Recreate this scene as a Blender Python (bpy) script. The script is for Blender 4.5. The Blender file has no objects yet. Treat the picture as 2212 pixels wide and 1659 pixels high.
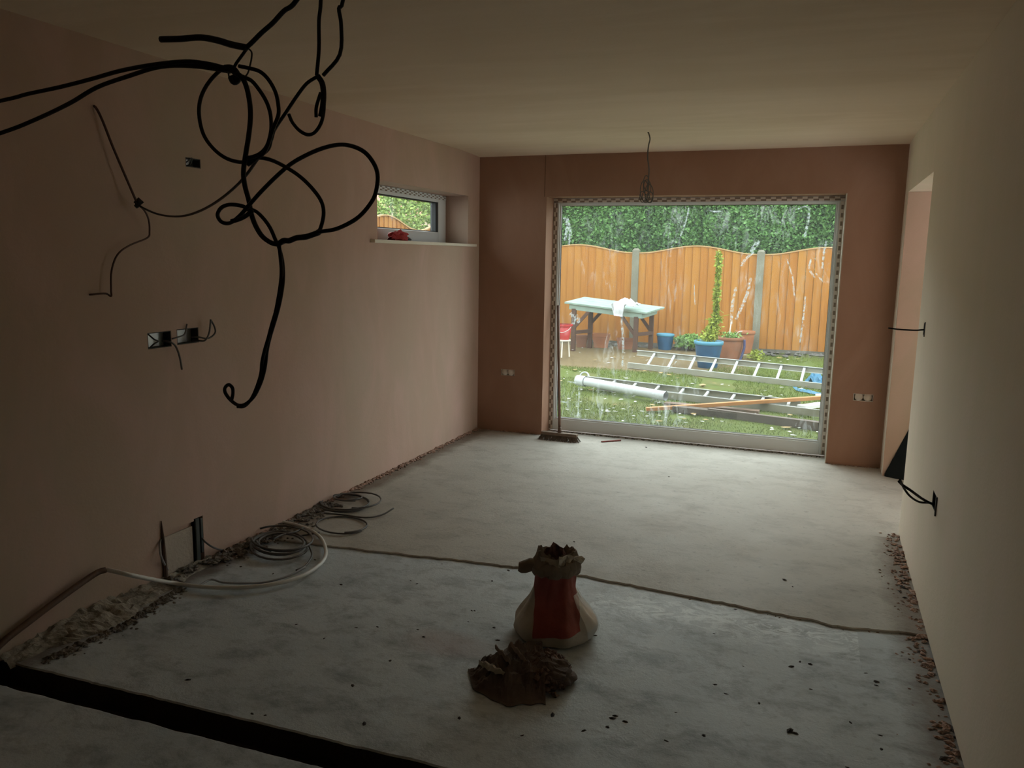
import bpy, bmesh, math, random
import numpy as np
from mathutils import Vector, Matrix, noise
random.seed(7); rng = np.random.default_rng(7)
S = bpy.context.scene
COL = S.collection
# ------------------------------------------------------------------ camera
F_PX, YAW, PITCH, ROLL, CAM_H = 1725.58, 0.363011, -0.159280, 0.0165, 1.5102
fw = Vector((-math.sin(YAW)*math.cos(PITCH), math.cos(YAW)*math.cos(PITCH), math.sin(PITCH)))
r0 = Vector((math.cos(YAW), math.sin(YAW), 0)); u0 = r0.cross(fw)
rt = math.cos(ROLL)*r0 + math.sin(ROLL)*u0; up = -math.sin(ROLL)*r0 + math.cos(ROLL)*u0
EYE = Vector((0, 0, CAM_H))
cam = bpy.data.cameras.new('camera'); camo = bpy.data.objects.new('camera', cam); COL.objects.link(camo)
camo.matrix_world = Matrix(((rt.x, up.x, -fw.x, 0), (rt.y, up.y, -fw.y, 0), (rt.z, up.z, -fw.z, CAM_H), (0, 0, 0, 1)))
cam.sensor_width = 36; cam.lens = F_PX/2212*36; cam.clip_start = .05
S.camera = camo
# ------------------------------------------------------------------ light
W = bpy.data.worlds.new('overcast_sky'); S.world = W; W.use_nodes = True
bg = W.node_tree.nodes['Background']; bg.inputs[0].default_value = (.93, .97, 1.0, 1); bg.inputs[1].default_value = 1.9
sun = bpy.data.lights.new('sun', 'SUN'); sun.energy = 1.2; sun.angle = math.radians(60); sun.color = (1, .97, .93)
suno = bpy.data.objects.new('sun', sun); COL.objects.link(suno)
suno.rotation_euler = Vector((.42, -1, -.36)).to_track_quat('-Z', 'Y').to_euler()
S.view_settings.view_transform = 'Standard'; S.view_settings.look = 'None'
S.view_settings.gamma = 1; S.view_settings.use_curve_mapping = False
S.view_settings.exposure = 1.25
try:
    S.cycles.use_denoising = True; S.cycles.max_bounces = 12; S.cycles.diffuse_bounces = 6
    S.cycles.transparent_max_bounces = 16; S.cycles.sample_clamp_indirect = 8
except Exception: pass
# ------------------------------------------------------------------ helpers
XL, XR, YB, HT = -2.7285, .5152, 6.34, 2.33
def ray(x, y): return fw + rt*((x-1106)/F_PX) - up*((y-829.5)/F_PX)
def wp(x, y, ax, v):                       # point of an axis-aligned plane seen at a pixel
    d = ray(x, y); t = (v-EYE[ax])/d[ax]; return EYE + d*t
def fl(x, y, z=0): return wp(x, y, 2, z)
def gz(Y): return -.03 + .02*(Y-6.6)
def gr(x, y, h=0):                          # garden ground
    d = ray(x, y); t = (-.162+h-CAM_H)/(d.z-.02*d.y); return EYE + d*t
def link(o, parent=None):
    COL.objects.link(o)
    if parent: o.parent = parent
    return o
def tag(o, label=None, cat=None, group=None, kind=None):
    if label: o['label'] = label
    if cat: o['category'] = cat
    if group: o['group'] = group
    if kind: o['kind'] = kind
    return o
def empty(name, loc=(0, 0, 0), rz=0):
    o = bpy.data.objects.new(name, None); COL.objects.link(o); o.location = loc; o.rotation_euler = (0, 0, rz); o.empty_display_size = .1; return o
class MB:
    def __init__(s): s.v = []; s.f = []
    def add(s, vs, fs):
        b = len(s.v); s.v += [tuple(v) for v in vs]; s.f += [tuple(b+i for i in f) for f in fs]; return s
    def box(s, a, b, M=None):
        x0, y0, z0 = a; x1, y1, z1 = b
        vs = [Vector(p) for p in ((x0,y0,z0),(x1,y0,z0),(x1,y1,z0),(x0,y1,z0),(x0,y0,z1),(x1,y0,z1),(x1,y1,z1),(x0,y1,z1))]
        if M: vs = [M @ v for v in vs]
        return s.add(vs, [(0,3,2,1),(4,5,6,7),(0,1,5,4),(1,2,6,5),(2,3,7,6),(3,0,4,7)])
    def beam(s, p, q, w, h, upv=Vector((0,0,1))):    # bar of section w x h between two points
        p, q = Vector(p), Vector(q); d = (q-p).normalized(); a = d.cross(upv).normalized(); b = a.cross(d)
        vs = [c + a*(sx*w/2) + b*(sy*h/2) for c in (p, q) for sx, sy in ((-1,-1),(1,-1),(1,1),(-1,1))]
        return s.add(vs, [(0,3,2,1),(4,5,6,7),(0,1,5,4),(1,2,6,5),(2,3,7,6),(3,0,4,7)])
    def tube(s, pts, r, n=8, caps=True):
        pts = [Vector(p) for p in pts]; N = len(pts); rs = r if isinstance(r, (list, tuple)) else [r]*N
        t0 = (pts[1]-pts[0]).normalized(); nrm = t0.orthogonal().normalized(); vs = []
        for i in range(N):
            t = (pts[min(i+1, N-1)]-pts[max(i-1, 0)]).normalized()
            nrm = (nrm - t*nrm.dot(t))
            nrm = nrm.normalized() if nrm.length > 1e-6 else t.orthogonal().normalized()
            b = t.cross(nrm)
            for k in range(n):
                a = 2*math.pi*k/n; vs.append(pts[i] + (nrm*math.cos(a)+b*math.sin(a))*rs[i])
        fs = [(i*n+k, i*n+(k+1)%n, (i+1)*n+(k+1)%n, (i+1)*n+k) for i in range(N-1) for k in range(n)]
        if caps: fs += [tuple(range(n))[::-1], tuple(range((N-1)*n, N*n))]
        return s.add(vs, fs)
    def lathe(s, prof, c=(0,0,0), n=28, wob=0, closed=False, sq=0):
        c = Vector(c); vs = []
        for j, (r, z) in enumerate(prof):
            for k in range(n):
                a = 2*math.pi*k/n; rr = r
                if wob: rr = r*(1+wob*noise.noise(Vector((math.cos(a)*1.7, math.sin(a)*1.7, z*9+c.x))))
                vs.append(c + Vector((math.cos(a)*rr, math.sin(a)*rr, z)))
        m = len(prof); fs = [(j*n+k, j*n+(k+1)%n, (j+1)*n+(k+1)%n, (j+1)*n+k) for j in range(m-1) for k in range(n)]
        fs.append(tuple(range(n))[::-1])
        if closed: fs.append(tuple(range((m-1)*n, m*n)))
        return s.add(vs, fs)
    def chunk(s, c, r, sx=1, sy=1, sz=.6):           # small broken lump
        c = Vector(c); vs = []
        base = ((0,0,1),(1,0,.2),(.3,.95,.1),(-.8,.6,.25),(-.8,-.6,.1),(.3,-.95,.3),(.1,.1,-.8))
        a = random.uniform(0, 6.28); ca, sa = math.cos(a), math.sin(a)
        for x, y, z in base:
            k = r*random.uniform(.7, 1.25); x, y = x*sx, y*sy
            vs.append(c + Vector((x*ca-y*sa, x*sa+y*ca, z*sz))*k)
        return s.add(vs, [(0,1,2),(0,2,3),(0,3,4),(0,4,5),(0,5,1),(6,2,1),(6,3,2),(6,4,3),(6,5,4),(6,1,5)])
    def build(s, name, mat=None, parent=None, smooth=False, bevel=0, org=None):
        me = bpy.data.meshes.new(name); vs = s.v
        if org is not None: o3 = Vector(org); vs = [tuple(Vector(v)-o3) for v in vs]
        me.from_pydata(vs, [], s.f); me.update()
        if mat: me.materials.append(mat)
        if smooth: me.polygons.foreach_set('use_smooth', [True]*len(me.polygons))
        o = bpy.data.objects.new(name, me); link(o, parent)
        if org is not None: o.location = org
        if bevel:
            m = o.modifiers.new('bevel', 'BEVEL'); m.width = bevel; m.segments = 2; m.limit_method = 'ANGLE'
        return o
def spline(pts, k=5):
    pts = [Vector(p) for p in pts]; out = []
    P = [pts[0]*2-pts[1]] + pts + [pts[-1]*2-pts[-2]]
    for i in range(1, len(P)-2):
        a, b, c, d = P[i-1], P[i], P[i+1], P[i+2]
        for j in range(k):
            t = j/k; out.append(.5*((2*b)+(c-a)*t+(2*a-5*b+4*c-d)*t*t+(3*b-a-3*c+d)*t**3))
    out.append(pts[-1]); return out
def put(o, loc): o.location = loc; return o
# ------------------------------------------------------------------ materials
def mat(name, col, rough=.7, metal=0, spec=.5, bump=0, bscale=60, var=0, vscale=4, alpha=None):
    m = bpy.data.materials.new(name); m.use_nodes = True; nt = m.node_tree; b = nt.nodes['Principled BSDF']
    b.inputs['Base Color'].default_value = (*col, 1); b.inputs['Roughness'].default_value = rough
    b.inputs['Metallic'].default_value = metal; b.inputs['Specular IOR Level'].default_value = spec
    tc = nt.nodes.new('ShaderNodeTexCoord')
    if var:
        n = nt.nodes.new('ShaderNodeTexNoise'); n.inputs['Scale'].default_value = vscale; n.inputs['Detail'].default_value = 5
        nt.links.new(tc.outputs['Object'], n.inputs['Vector'])
        r = nt.nodes.new('ShaderNodeValToRGB'); r.color_ramp.elements[0].position = .3; r.color_ramp.elements[1].position = .7
        r.color_ramp.elements[0].color = (*[c*(1-var) for c in col], 1); r.color_ramp.elements[1].color = (*[min(1, c*(1+var)) for c in col], 1)
        nt.links.new(n.outputs['Fac'], r.inputs[0]); nt.links.new(r.outputs[0], b.inputs['Base Color'])
    if bump:
        n = nt.nodes.new('ShaderNodeTexNoise'); n.inputs['Scale'].default_value = bscale; n.inputs['Detail'].default_value = 6
        nt.links.new(tc.outputs['Object'], n.inputs['Vector'])
        bp = nt.nodes.new('ShaderNodeBump'); bp.inputs['Strength'].default_value = bump; bp.inputs['Distance'].default_value = .01
        nt.links.new(n.outputs['Fac'], bp.inputs['Height']); nt.links.new(bp.outputs[0], b.inputs['Normal'])
    return m
class NT:                                    # tiny node helper
    def __init__(s, name):
        s.m = bpy.data.materials.new(name); s.m.use_nodes = True; s.t = s.m.node_tree; s.b = s.t.nodes['Principled BSDF']
        s.geo = s.t.nodes.new('ShaderNodeNewGeometry'); s.pos = s.geo.outputs['Position']
    def n(s, typ, **k):
        nd = s.t.nodes.new(typ)
        for a, v in k.items(): setattr(nd, a, v)
        return nd
    def l(s, a, b): s.t.links.new(a, b)
    def mapv(s, scale=(1,1,1), loc=(0,0,0), rot=(0,0,0)):
        m = s.n('ShaderNodeMapping'); m.inputs['Scale'].default_value = scale; m.inputs['Location'].default_value = loc; m.inputs['Rotation'].default_value = rot
        s.l(s.pos, m.inputs['Vector']); return m.outputs[0]
    def noise(s, sc, det=5, rough=.5, vec=None, dist=0):
        n = s.n('ShaderNodeTexNoise'); n.inputs['Scale'].default_value = sc; n.inputs['Detail'].default_value = det
        n.inputs['Roughness'].default_value = rough; n.inputs['Distortion'].default_value = dist
        s.l(vec or s.pos, n.inputs['Vector']); return n.outputs['Fac']
    def ramp(s, fac, stops):
        r = s.n('ShaderNodeValToRGB'); e = r.color_ramp.elements
        while len(e) < len(stops): e.new(.5)
        for i, (p, c) in enumerate(stops):
            e[i].position = p; e[i].color = (*c, 1) if isinstance(c, tuple) else (c, c, c, 1)
        s.l(fac, r.inputs[0]); return r.outputs[0]
    def mix(s, fac, a, b, mode='MIX'):
        m = s.n('ShaderNodeMix', data_type='RGBA', blend_type=mode)
        for v, i in ((fac, 0), (a, 6), (b, 7)):
            if isinstance(v, tuple): m.inputs[i].default_value = (*v, 1)
            elif isinstance(v, (int, float)): m.inputs[i].default_value = v
            else: s.l(v, m.inputs[i])
        return m.outputs[2]
    def math(s, op, a, b=None, c=None, clamp=False):
        m = s.n('ShaderNodeMath', operation=op); m.use_clamp = clamp
        for i, v in enumerate((a, b, c)):
            if v is None: continue
            if isinstance(v, (int, float)): m.inputs[i].default_value = v
            else: s.l(v, m.inputs[i])
        return m.outputs[0]
    def xyz(s):
        x = s.n('ShaderNodeSeparateXYZ'); s.l(s.pos, x.inputs[0]); return x.outputs
    def done(s, col, rough=.8, bump=None, bs=.3, bd=.01, spec=.3):
        s.l(col, s.b.inputs['Base Color'])
        if isinstance(rough, (int, float)): s.b.inputs['Roughness'].default_value = rough
        else: s.l(rough, s.b.inputs['Roughness'])
        s.b.inputs['Specular IOR Level'].default_value = spec
        if bump is not None:
            bp = s.n('ShaderNodeBump'); bp.inputs['Strength'].default_value = bs; bp.inputs['Distance'].default_value = bd
            s.l(bump, bp.inputs['Height']); s.l(bp.outputs[0], s.b.inputs['Normal'])
        return s.m
def plaster(name, a, b, c, streak=(1, 1, .35), rough=.75):
    n = NT(name)
    big = n.noise(.9, 4, .55, n.mapv(streak)); mid = n.noise(3.1, 5, .6, n.mapv(streak, (3, 1, 7)), .6)
    col = n.mix(n.ramp(big, [(.35, 0.), (.65, 1.)]), a, b)
    col = n.mix(n.ramp(mid, [(.45, 0.), (.75, .75)]), col, c)
    tr = n.noise(9, 3, .5, n.mapv((streak[0], streak[1], 1), (0, 0, 2)), 1.5)
    return n.done(col, rough, n.math('ADD', n.math('MULTIPLY', tr, 1.2), n.noise(90, 3)), .12, .006, .35)
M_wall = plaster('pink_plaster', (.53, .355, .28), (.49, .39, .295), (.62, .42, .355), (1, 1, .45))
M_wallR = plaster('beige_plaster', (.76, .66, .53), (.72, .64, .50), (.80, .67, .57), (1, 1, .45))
M_back = plaster('shaded_pink_plaster', (.36, .20, .135), (.32, .18, .12), (.40, .24, .17), (1, 1, .45))  # same plaster, darker and redder: the backlit wall's shade is in the colour
M_ceil = plaster('ceiling_plaster', (.82, .67, .52), (.74, .59, .44), (.86, .71, .57), (.35, 1.6, 1))
M_dark = mat('dark_soil', (.035, .024, .018), .95, bump=.6, bscale=40)
def concrete(name, base, lite, dk, chalk=False):
    n = NT(name); x, y, z = n.xyz()
    big = n.noise(1.1, 6, .6, None, .4); mid = n.noise(5.5 if chalk else 4.5, 9, .72, n.mapv((.8, 1.2, 1), (2, 5, 0)), .25); sm = n.noise(26, 6, .6)
    col = n.mix(n.ramp(big, [(.36, 0.), (.66, 1.)]), base, lite)
    col = n.mix(n.ramp(mid, [(.48, 0.), (.66, .85 if chalk else .6)]), col, dk)
    col = n.mix(n.ramp(sm, [(.58, 0.), (.74, .5)]), col, tuple(c*.45 for c in base))
    # brown dirt along the left and right walls
    dl = n.math('ADD', n.math('SUBTRACT', x, XL), n.math('MULTIPLY', mid, -.16))
    dr = n.math('ADD', n.math('SUBTRACT', XR, x), n.math('ADD', n.math('MULTIPLY', mid, -.14), n.math('MULTIPLY', n.math('GREATER_THAN', y, 4.72), 2.0)))
    e = n.math('MINIMUM', dl, dr)
    col = n.mix(n.ramp(e, [(.0, .75), (.09, 0.)]), col, (.16, .115, .085))
    if chalk:
        ch = n.ramp(n.noise(7, 9, .75, n.mapv((1, 1.5, 1), (1, 1, 0)), 1.6), [(.47, 0.), (.55, 1.)])
        band = n.math('MULTIPLY', n.ramp(y, [(0, 0.), (1, 0.)]), 0.0)
        mk = n.math('MULTIPLY', n.math('GREATER_THAN', x, -.85), n.math('LESS_THAN', x, .25))
        yy = n.math('SUBTRACT', 1.0, n.math('MULTIPLY', n.math('ABSOLUTE', n.math('SUBTRACT', y, 3.33)), 4.2), clamp=True)
        f = n.math('MULTIPLY', n.math('MULTIPLY', ch, mk), n.math('MAXIMUM', yy, 0))
        col = n.mix(n.math('MULTIPLY', f, .9), col, (.84, .90, .92))
        # pinkish plaster blot left of the sack
        px = n.math('ADD', n.math('POWER', n.math('ADD', x, 1.27), 2), n.math('MULTIPLY', n.math('POWER', n.math('SUBTRACT', y, 2.68), 2), 3))
        col = n.mix(n.math('MULTIPLY', n.math('SUBTRACT', 1, n.math('MULTIPLY', px, 22), clamp=True), n.math('MULTIPLY', mid, .9)), col, (.36, .22, .19))
    h = n.math('ADD', n.math('MULTIPLY', mid, .8), n.noise(60, 5, .7))
    rg = n.ramp(n.noise(2.2, 5), [(.35, .58), (.65, .70)])
    return n.done(col, rg, h, .35, .008, .45 if chalk else .22)
M_rear = concrete('rear_screed', (.43, .41, .365), (.51, .49, .445), (.32, .295, .26))
M_near = concrete('near_screed', (.475, .53, .56), (.59, .635, .655), (.26, .29, .305), True)
M_metal = mat('galvanised_metal', (.62, .66, .64), .45, .6, var=.1)
M_white = mat('white_upvc', (.78, .80, .80), .35)
M_gasket = mat('black_gasket', (.02, .02, .022), .6)
M_bead = mat('plaster_bead', (.74, .66, .58), .8, bump=.4)
M_cable = mat('black_cable', (.012, .009, .008), .55, spec=.25)
M_grey = mat('grey_cable', (.30, .30, .30), .5)
M_greydk = mat('dark_grey_cable', (.12, .115, .11), .55)
M_hose = mat('white_conduit', (.68, .68, .64), .4)
M_brown = mat('brown_tube', (.13, .075, .05), .6, bump=.3)
M_redcab = mat('reddish_cable', (.085, .04, .03), .6)
M_debris = mat('plaster_debris', (.34, .22, .17), .95, bump=.8, var=.5, vscale=30)
M_debris2 = mat('grey_debris', (.16, .14, .12), .95, bump=.8, var=.5, vscale=30)
M_crumb = mat('dark_crumb', (.045, .035, .03), .95, var=.4, vscale=20)
M_cap = mat('white_paint', (.74, .70, .62), .5)
# ------------------------------------------------------------------ room shell
def wall_panel(O, u, v, n, U, V, holes, T):
    """slab with its face at O (+u,+v), going back along -n by T; holes (u0,u1,v0,v1,depth)"""
    O, u, v, n = Vector(O), Vector(u), Vector(v), Vector(n); m = MB()
    us = sorted({0, U} | {h[0] for h in holes} | {h[1] for h in holes}); vs = sorted({0, V} | {h[2] for h in holes} | {h[3] for h in holes})
    P = lambda a, b, d: O + u*a + v*b - n*d
    for i in range(len(us)-1):
        for j in range(len(vs)-1):
            a0, a1, b0, b1 = us[i], us[i+1], vs[j], vs[j+1]; ca, cb = (a0+a1)/2, (b0+b1)/2
            h = [h for h in holes if h[0] < ca < h[1] and h[2] < cb < h[3]]
            d = h[0][4] if h else 0
            if d < T: m.add([P(a0,b0,d), P(a1,b0,d), P(a1,b1,d), P(a0,b1,d)], [(0,1,2,3)])
            if d < T: m.add([P(a0,b0,T), P(a0,b1,T), P(a1,b1,T), P(a1,b0,T)], [(0,1,2,3)])
    for a0, a1, b0, b1, d in holes:
        q = [(a0,b0),(a1,b0),(a1,b1),(a0,b1)]
        for k in range(4):
            (p0, p1), (q0, q1) = q[k], q[(k+1) % 4]
            if (p1 == q1 == 0): continue
            m.add([P(p0,p1,0), P(q0,q1,0), P(q0,q1,d), P(p0,p1,d)], [(0,1,2,3)])
    q = [(0,0),(U,0),(U,V),(0,V)]
    for k in (1, 2, 3):
        m.add([P(*q[k],0), P(*q[(k+1)%4],0), P(*q[(k+1)%4],T), P(*q[k],T)], [(0,3,2,1)])
    return m
Y0 = -2.2
def struct(o): o['kind'] = 'structure'; return o
WIN = (-2.132, .137, 0.0, 1.99)            # main window opening x0 x1 z0 z1
SW = (4.655, 6.105, 1.60, 1.985)           # small side window opening y0 y1 z0 z1
boxL = [(2.684, 2.822, 1.078, 1.150), (2.856, 2.994, 1.080, 1.152)]
boxS = (2.962, 3.058, 1.886, 1.928)
holesL = [(SW[0]-Y0, SW[1]-Y0, SW[2], SW[3], .30)]
holesL += [(a-Y0, b-Y0, c, d, .047) for a, b, c, d in boxL+[boxS]]
holesL += [(2.715-Y0, 2.905-Y0, 0, .225, .018), (2.905-Y0, 2.965-Y0, 0, .235, .05)]
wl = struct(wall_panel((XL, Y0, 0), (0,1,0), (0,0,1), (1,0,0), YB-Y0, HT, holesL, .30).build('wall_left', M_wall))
boxB = [(-2.512, -2.385, .490, .545), (.292, .428, .492, .547)]
holesB = [(WIN[0]-XL, WIN[1]-XL, WIN[2], WIN[3], .30)] + [(a-XL, b-XL, c, d, .04) for a, b, c, d in boxB]
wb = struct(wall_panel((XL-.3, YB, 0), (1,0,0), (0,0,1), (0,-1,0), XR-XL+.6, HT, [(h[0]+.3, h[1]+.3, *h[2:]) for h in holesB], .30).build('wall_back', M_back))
OPY = (4.80, 6.13); OPZ = 1.98
boxR = [(4.52, 4.59, 1.142, 1.205), (3.58, 3.72, .485, .555)]
holesR = [(Y0*-1+OPY[0], Y0*-1+OPY[1], 0, OPZ, .32)] + [(a-Y0, b-Y0, c, d, .04) for a, b, c, d in boxR]
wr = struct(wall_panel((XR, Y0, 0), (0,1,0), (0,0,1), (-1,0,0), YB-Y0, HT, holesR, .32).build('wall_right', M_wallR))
struct(MB().box((XL-.3, Y0-.2, 0), (XR+.32, Y0, HT)).build('wall_front', M_wall))
m = MB().box((XL-.35, Y0-.3, -.6), (XL-.02, YB+.3, 0)); m.box((XL-.02, Y0-.3, -.6), (XR+.32, Y0-.1, 0)); m.box((XL-.02, YB+.3, -.6), (4.35, YB+.36, -.03)); m.box((XR+.28, Y0-.1, -.6), (XR+.40, 3.4, -.02))
struct(m.build('foundation', M_dark))
# ceiling, gently dished where it meets the far wall
m = MB(); nx, ny = 12, 60
xs = np.linspace(XL-.3, 4.3, nx); ys = np.concatenate([np.linspace(Y0-.2, 5.4, 20), np.linspace(5.45, YB+.3, 20)])
def cz(x, y):
    s = max(0, min(1, (y-5.9)/.44)); return HT - .012*s*s + .006*noise.noise(Vector((x*.8, y*.8, 0)))
g = [(x, y, cz(x, y)) for y in ys for x in xs]; nx = len(xs)
m.add(g, [(j*nx+i, (j+1)*nx+i, (j+1)*nx+i+1, j*nx+i+1) for j in range(len(ys)-1) for i in range(nx-1)])
m.box((XL-.3, Y0-.2, HT+.03), (4.3, YB+.3, HT+.25))
struct(m.build('ceiling', M_ceil, smooth=False))
# side room through the opening on the right: plain walls, wide glazed openings that let daylight in
sx0 = XR+.32
t = struct(wall_panel((4.0, 2.0, 0), (0,1,0), (0,0,1), (-1,0,0), YB-2.0, HT, [(3.1, 4.25, 0, 2.1, .3)], .3).build('wall_side_room', M_wallR))
struct(wall_panel((sx0, YB, 0), (1,0,0), (0,0,1), (0,-1,0), 4.3-sx0, HT, [(1.2, 2.8, 0, 2.1, .3)], .3).build('wall_side_room_back', M_wallR))
struct(MB().box((sx0, 1.8, 0), (4.3, 2.0, HT)).build('wall_side_room_front', M_wallR))
struct(MB().box((XR+.002, OPY[1]-.006, .0), (XR+.318, OPY[1]-.0005, OPZ-.001)).build('trim_1', M_wall))
struct(MB().box((-2.153, YB-.003, 1.99), (-2.146, YB-.0005, HT-.01)).build('trim_2', mat('seam_plaster', (.20, .11, .07), .9)))
# floor -------------------------------------------------------------
def joint(x):
    p = [(-3, 3.30), (-2.6, 3.36), (-2.15, 3.40), (-1.6, 3.475), (-1.0, 3.53), (-.43, 3.49), (.0, 3.452), (.23, 3.435), (.44, 3.485), (.9, 3.49)]
    for (a, b), (c, d) in zip(p, p[1:]):
        if a <= x <= c: return b+(d-b)*(x-a)/(c-a)
    return 3.49
def jag(x, s, a): return a*noise.noise(Vector((x*9, s, 0))) + a*.6*noise.noise(Vector((x*31, s+5, 0)))
M_edge = mat('shaded_broken_edge', (.05, .042, .035), .95, bump=.6)  # cut slab sides: the shade inside the channel is put into this colour
def slab(name, ya, yb, z, thick, x0, x1, mt, parent, step=.02, rows=1):
    m = MB(); xs = np.arange(x0, x1+step, step); n = len(xs); vs = []
    for x in xs:
        a, b = ya(x), yb(x)
        vs += [(x, a, z-thick), (x, a, z-.004), (x, a+.006, z), (x, b-.006, z), (x, b, z-.004), (x, b, z-thick)]
    fs = [(i*6+k, i*6+k+1, (i+1)*6+k+1, (i+1)*6+k) for i in range(n-1) for k in range(5)]
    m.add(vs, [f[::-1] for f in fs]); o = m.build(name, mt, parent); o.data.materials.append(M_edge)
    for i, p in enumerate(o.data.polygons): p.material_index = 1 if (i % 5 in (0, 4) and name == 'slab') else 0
    return o
fl_rear = slab('floor', lambda x: joint(x)+jag(x, 1, .018), lambda x: YB+.3 if x < sx0+.1 else YB+.3, 0, .14, XL-.02, 4.3, M_rear, None)
struct(fl_rear)
c1 = lambda x: 1.92+.03*(x-XL)+jag(x, 3, .006)
c0 = lambda x: 1.80+.03*(x-XL)+jag(x, 7, .006)
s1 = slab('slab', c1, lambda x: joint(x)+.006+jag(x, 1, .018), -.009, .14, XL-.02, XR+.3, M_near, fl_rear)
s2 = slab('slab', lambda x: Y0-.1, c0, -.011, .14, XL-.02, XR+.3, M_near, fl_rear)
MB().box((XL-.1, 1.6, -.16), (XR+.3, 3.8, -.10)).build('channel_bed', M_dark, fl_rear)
m = MB(); n = 160                           # mud squeezed into the joint between the two screeds
for i in range(n):
    x = XL+.55+(XR-XL-.55)*i/n; m.chunk((x, joint(x)-.004+random.uniform(-.012, .010), -.014), random.uniform(.003, .010)*(1.5 if x > -.45 else 1), 1.6, .7, .5)
m.build('joint_dirt', mat('joint_dirt', (.17, .12, .085), .95, bump=.7), fl_rear)['kind'] = 'stuff'
# ------------------------------------------------------------------ main window
m = MB(); yf0, yf1 = 6.535, 6.60
def ring(m, x0, x1, z0, z1, w, y0, y1, wb_=None):
    wb_ = wb_ or w
    m.box((x0, y0, z0), (x0+w, y1, z1)); m.box((x1-w, y0, z0), (x1, y1, z1))
    m.box((x0+w, y0, z1-w), (x1-w, y1, z1)); m.box((x0+w, y0, z0), (x1-w, y1, z0+wb_))
    return m
win = struct(empty('window_1', (-1, YB+.2, 0)))
win.location = (0, 0, 0)
x0, x1, z0, z1 = WIN
ring(m, x0, x1, z0+.012, z1, .050, yf0, yf1, .098).build('window_frame', M_white, win, bevel=.004)
gx0, gx1, gz0_, gz1_ = x0+.050, x1-.044, .115, z1-.050
ring(MB(), gx0, x1-.050, .110, gz1_+.002, .013, 6.545, 6.575).build('glazing_bead', M_white, win, bevel=.002)
mg = MB(); ring(mg, gx0+.012, x1-.062, .122, gz1_-.010, .004, 6.556, 6.572).build('gasket', M_gasket, win)
def glass_mat(name, amount, streaky):
    n = NT(name); t = n.t
    tr = n.n('ShaderNodeBsdfTransparent'); tr.inputs[0].default_value = (.93, .97, .95, 1)
    gl = n.n('ShaderNodeBsdfGlossy'); gl.inputs['Roughness'].default_value = .02
    lw = n.n('ShaderNodeLayerWeight'); fr = n.math('ADD', n.math('MULTIPLY', n.math('POWER', lw.outputs['Facing'], 5.0), .8), .035)
    mx = n.n('ShaderNodeMixShader'); n.l(fr, mx.inputs[0]); n.l(tr.outputs[0], mx.inputs[1]); n.l(gl.outputs[0], mx.inputs[2])
    dt = n.n('ShaderNodeBsdfTranslucent'); dt.inputs[0].default_value = (.60, .66, .66, 1)
    x, y, z = n.xyz()
    a = n.ramp(n.noise(2.2, 4, .6, n.mapv((1.2, 1, .55), (.3, 0, .4))), [(.47, 0.), (.70, 1.)])
    b = n.ramp(n.noise(14, 7, .75, n.mapv((1.2, 1, .35)), 1.2), [(.50, 0.), (.74, 1.)])
    c = n.ramp(n.noise(60, 3, .6, n.mapv((1, 1, .7))), [(.66, 0.), (.74, 1.)])
    f = n.math('ADD', n.math('MULTIPLY', n.math('MULTIPLY', a, b), streaky), n.math('MULTIPLY', n.math('MULTIPLY', c, a), streaky*.7))
    f = n.math('ADD', f, amount, clamp=True)
    m2 = n.n('ShaderNodeMixShader'); n.l(f, m2.inputs[0]); n.l(mx.outputs[0], m2.inputs[1]); n.l(dt.outputs[0], m2.inputs[2])
    n.l(m2.outputs[0], t.nodes['Material Output'].inputs[0]); return n.m
M_glass = glass_mat('dusty_glass', .022, .40); M_glass2 = glass_mat('clean_glass', .02, .2)
MB().box((gx0+.006, 6.560, .116), (x1-.056, 6.5606, gz1_-.004)).build('pane', M_glass, win)
# plaster drips and wipes dried on the pane
n = NT('dried_plaster'); tr = n.n('ShaderNodeBsdfTransparent'); dt = n.n('ShaderNodeBsdfTranslucent'); dt.inputs[0].default_value = (.55, .60, .62, 1)
mx = n.n('ShaderNodeMixShader'); n.l(n.ramp(n.noise(45, 6, .7), [(.42, 0.), (.64, .55)]), mx.inputs[0]); n.l(tr.outputs[0], mx.inputs[1]); n.l(dt.outputs[0], mx.inputs[2]); n.l(mx.outputs[0], n.t.nodes['Material Output'].inputs[0])
M_drip = n.m
drips = [((1343,690),(1346,745),(1344,792),5),((1748,446),(1746,475),(1738,512),5),((1722,452),(1740,446),(1750,452),3),((1622,600),(1612,640),(1590,690),6),
         ((1628,545),(1610,560),(1600,575),5),((1752,560),(1748,580),(1760,600),4),((1762,590),(1775,605),(1783,612),3),((1530,455),(1545,457),(1558,456),3),
         ((1488,448),(1484,470),(1470,510),4),((1218,470),(1226,485),(1220,520),7),((1225,470),(1232,500),(1228,530),6),((1590,620),(1582,660),(1580,700),6),
         ((1250,835),(1251,848),(1250,872),3),((1250,870),(1249,885),(1250,897),3),((1200,866),(1215,868),(1227,869),4),((1227,824),(1238,826),(1246,827),4),
         ((1232,676),(1240,688),(1238,700),9),((1245,680),(1250,690),(1248,698),7),((1740,640),(1735,690),(1728,740),4),((1500,615),(1500,640),(1502,660),2),
         ((1700,560),(1712,600),(1716,640),3),((1785,520),(1780,545),(1776,580),4),((1640,520),(1632,530),(1622,545),8),((1462,780),(1452,790),(1440,800),3)]
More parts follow.
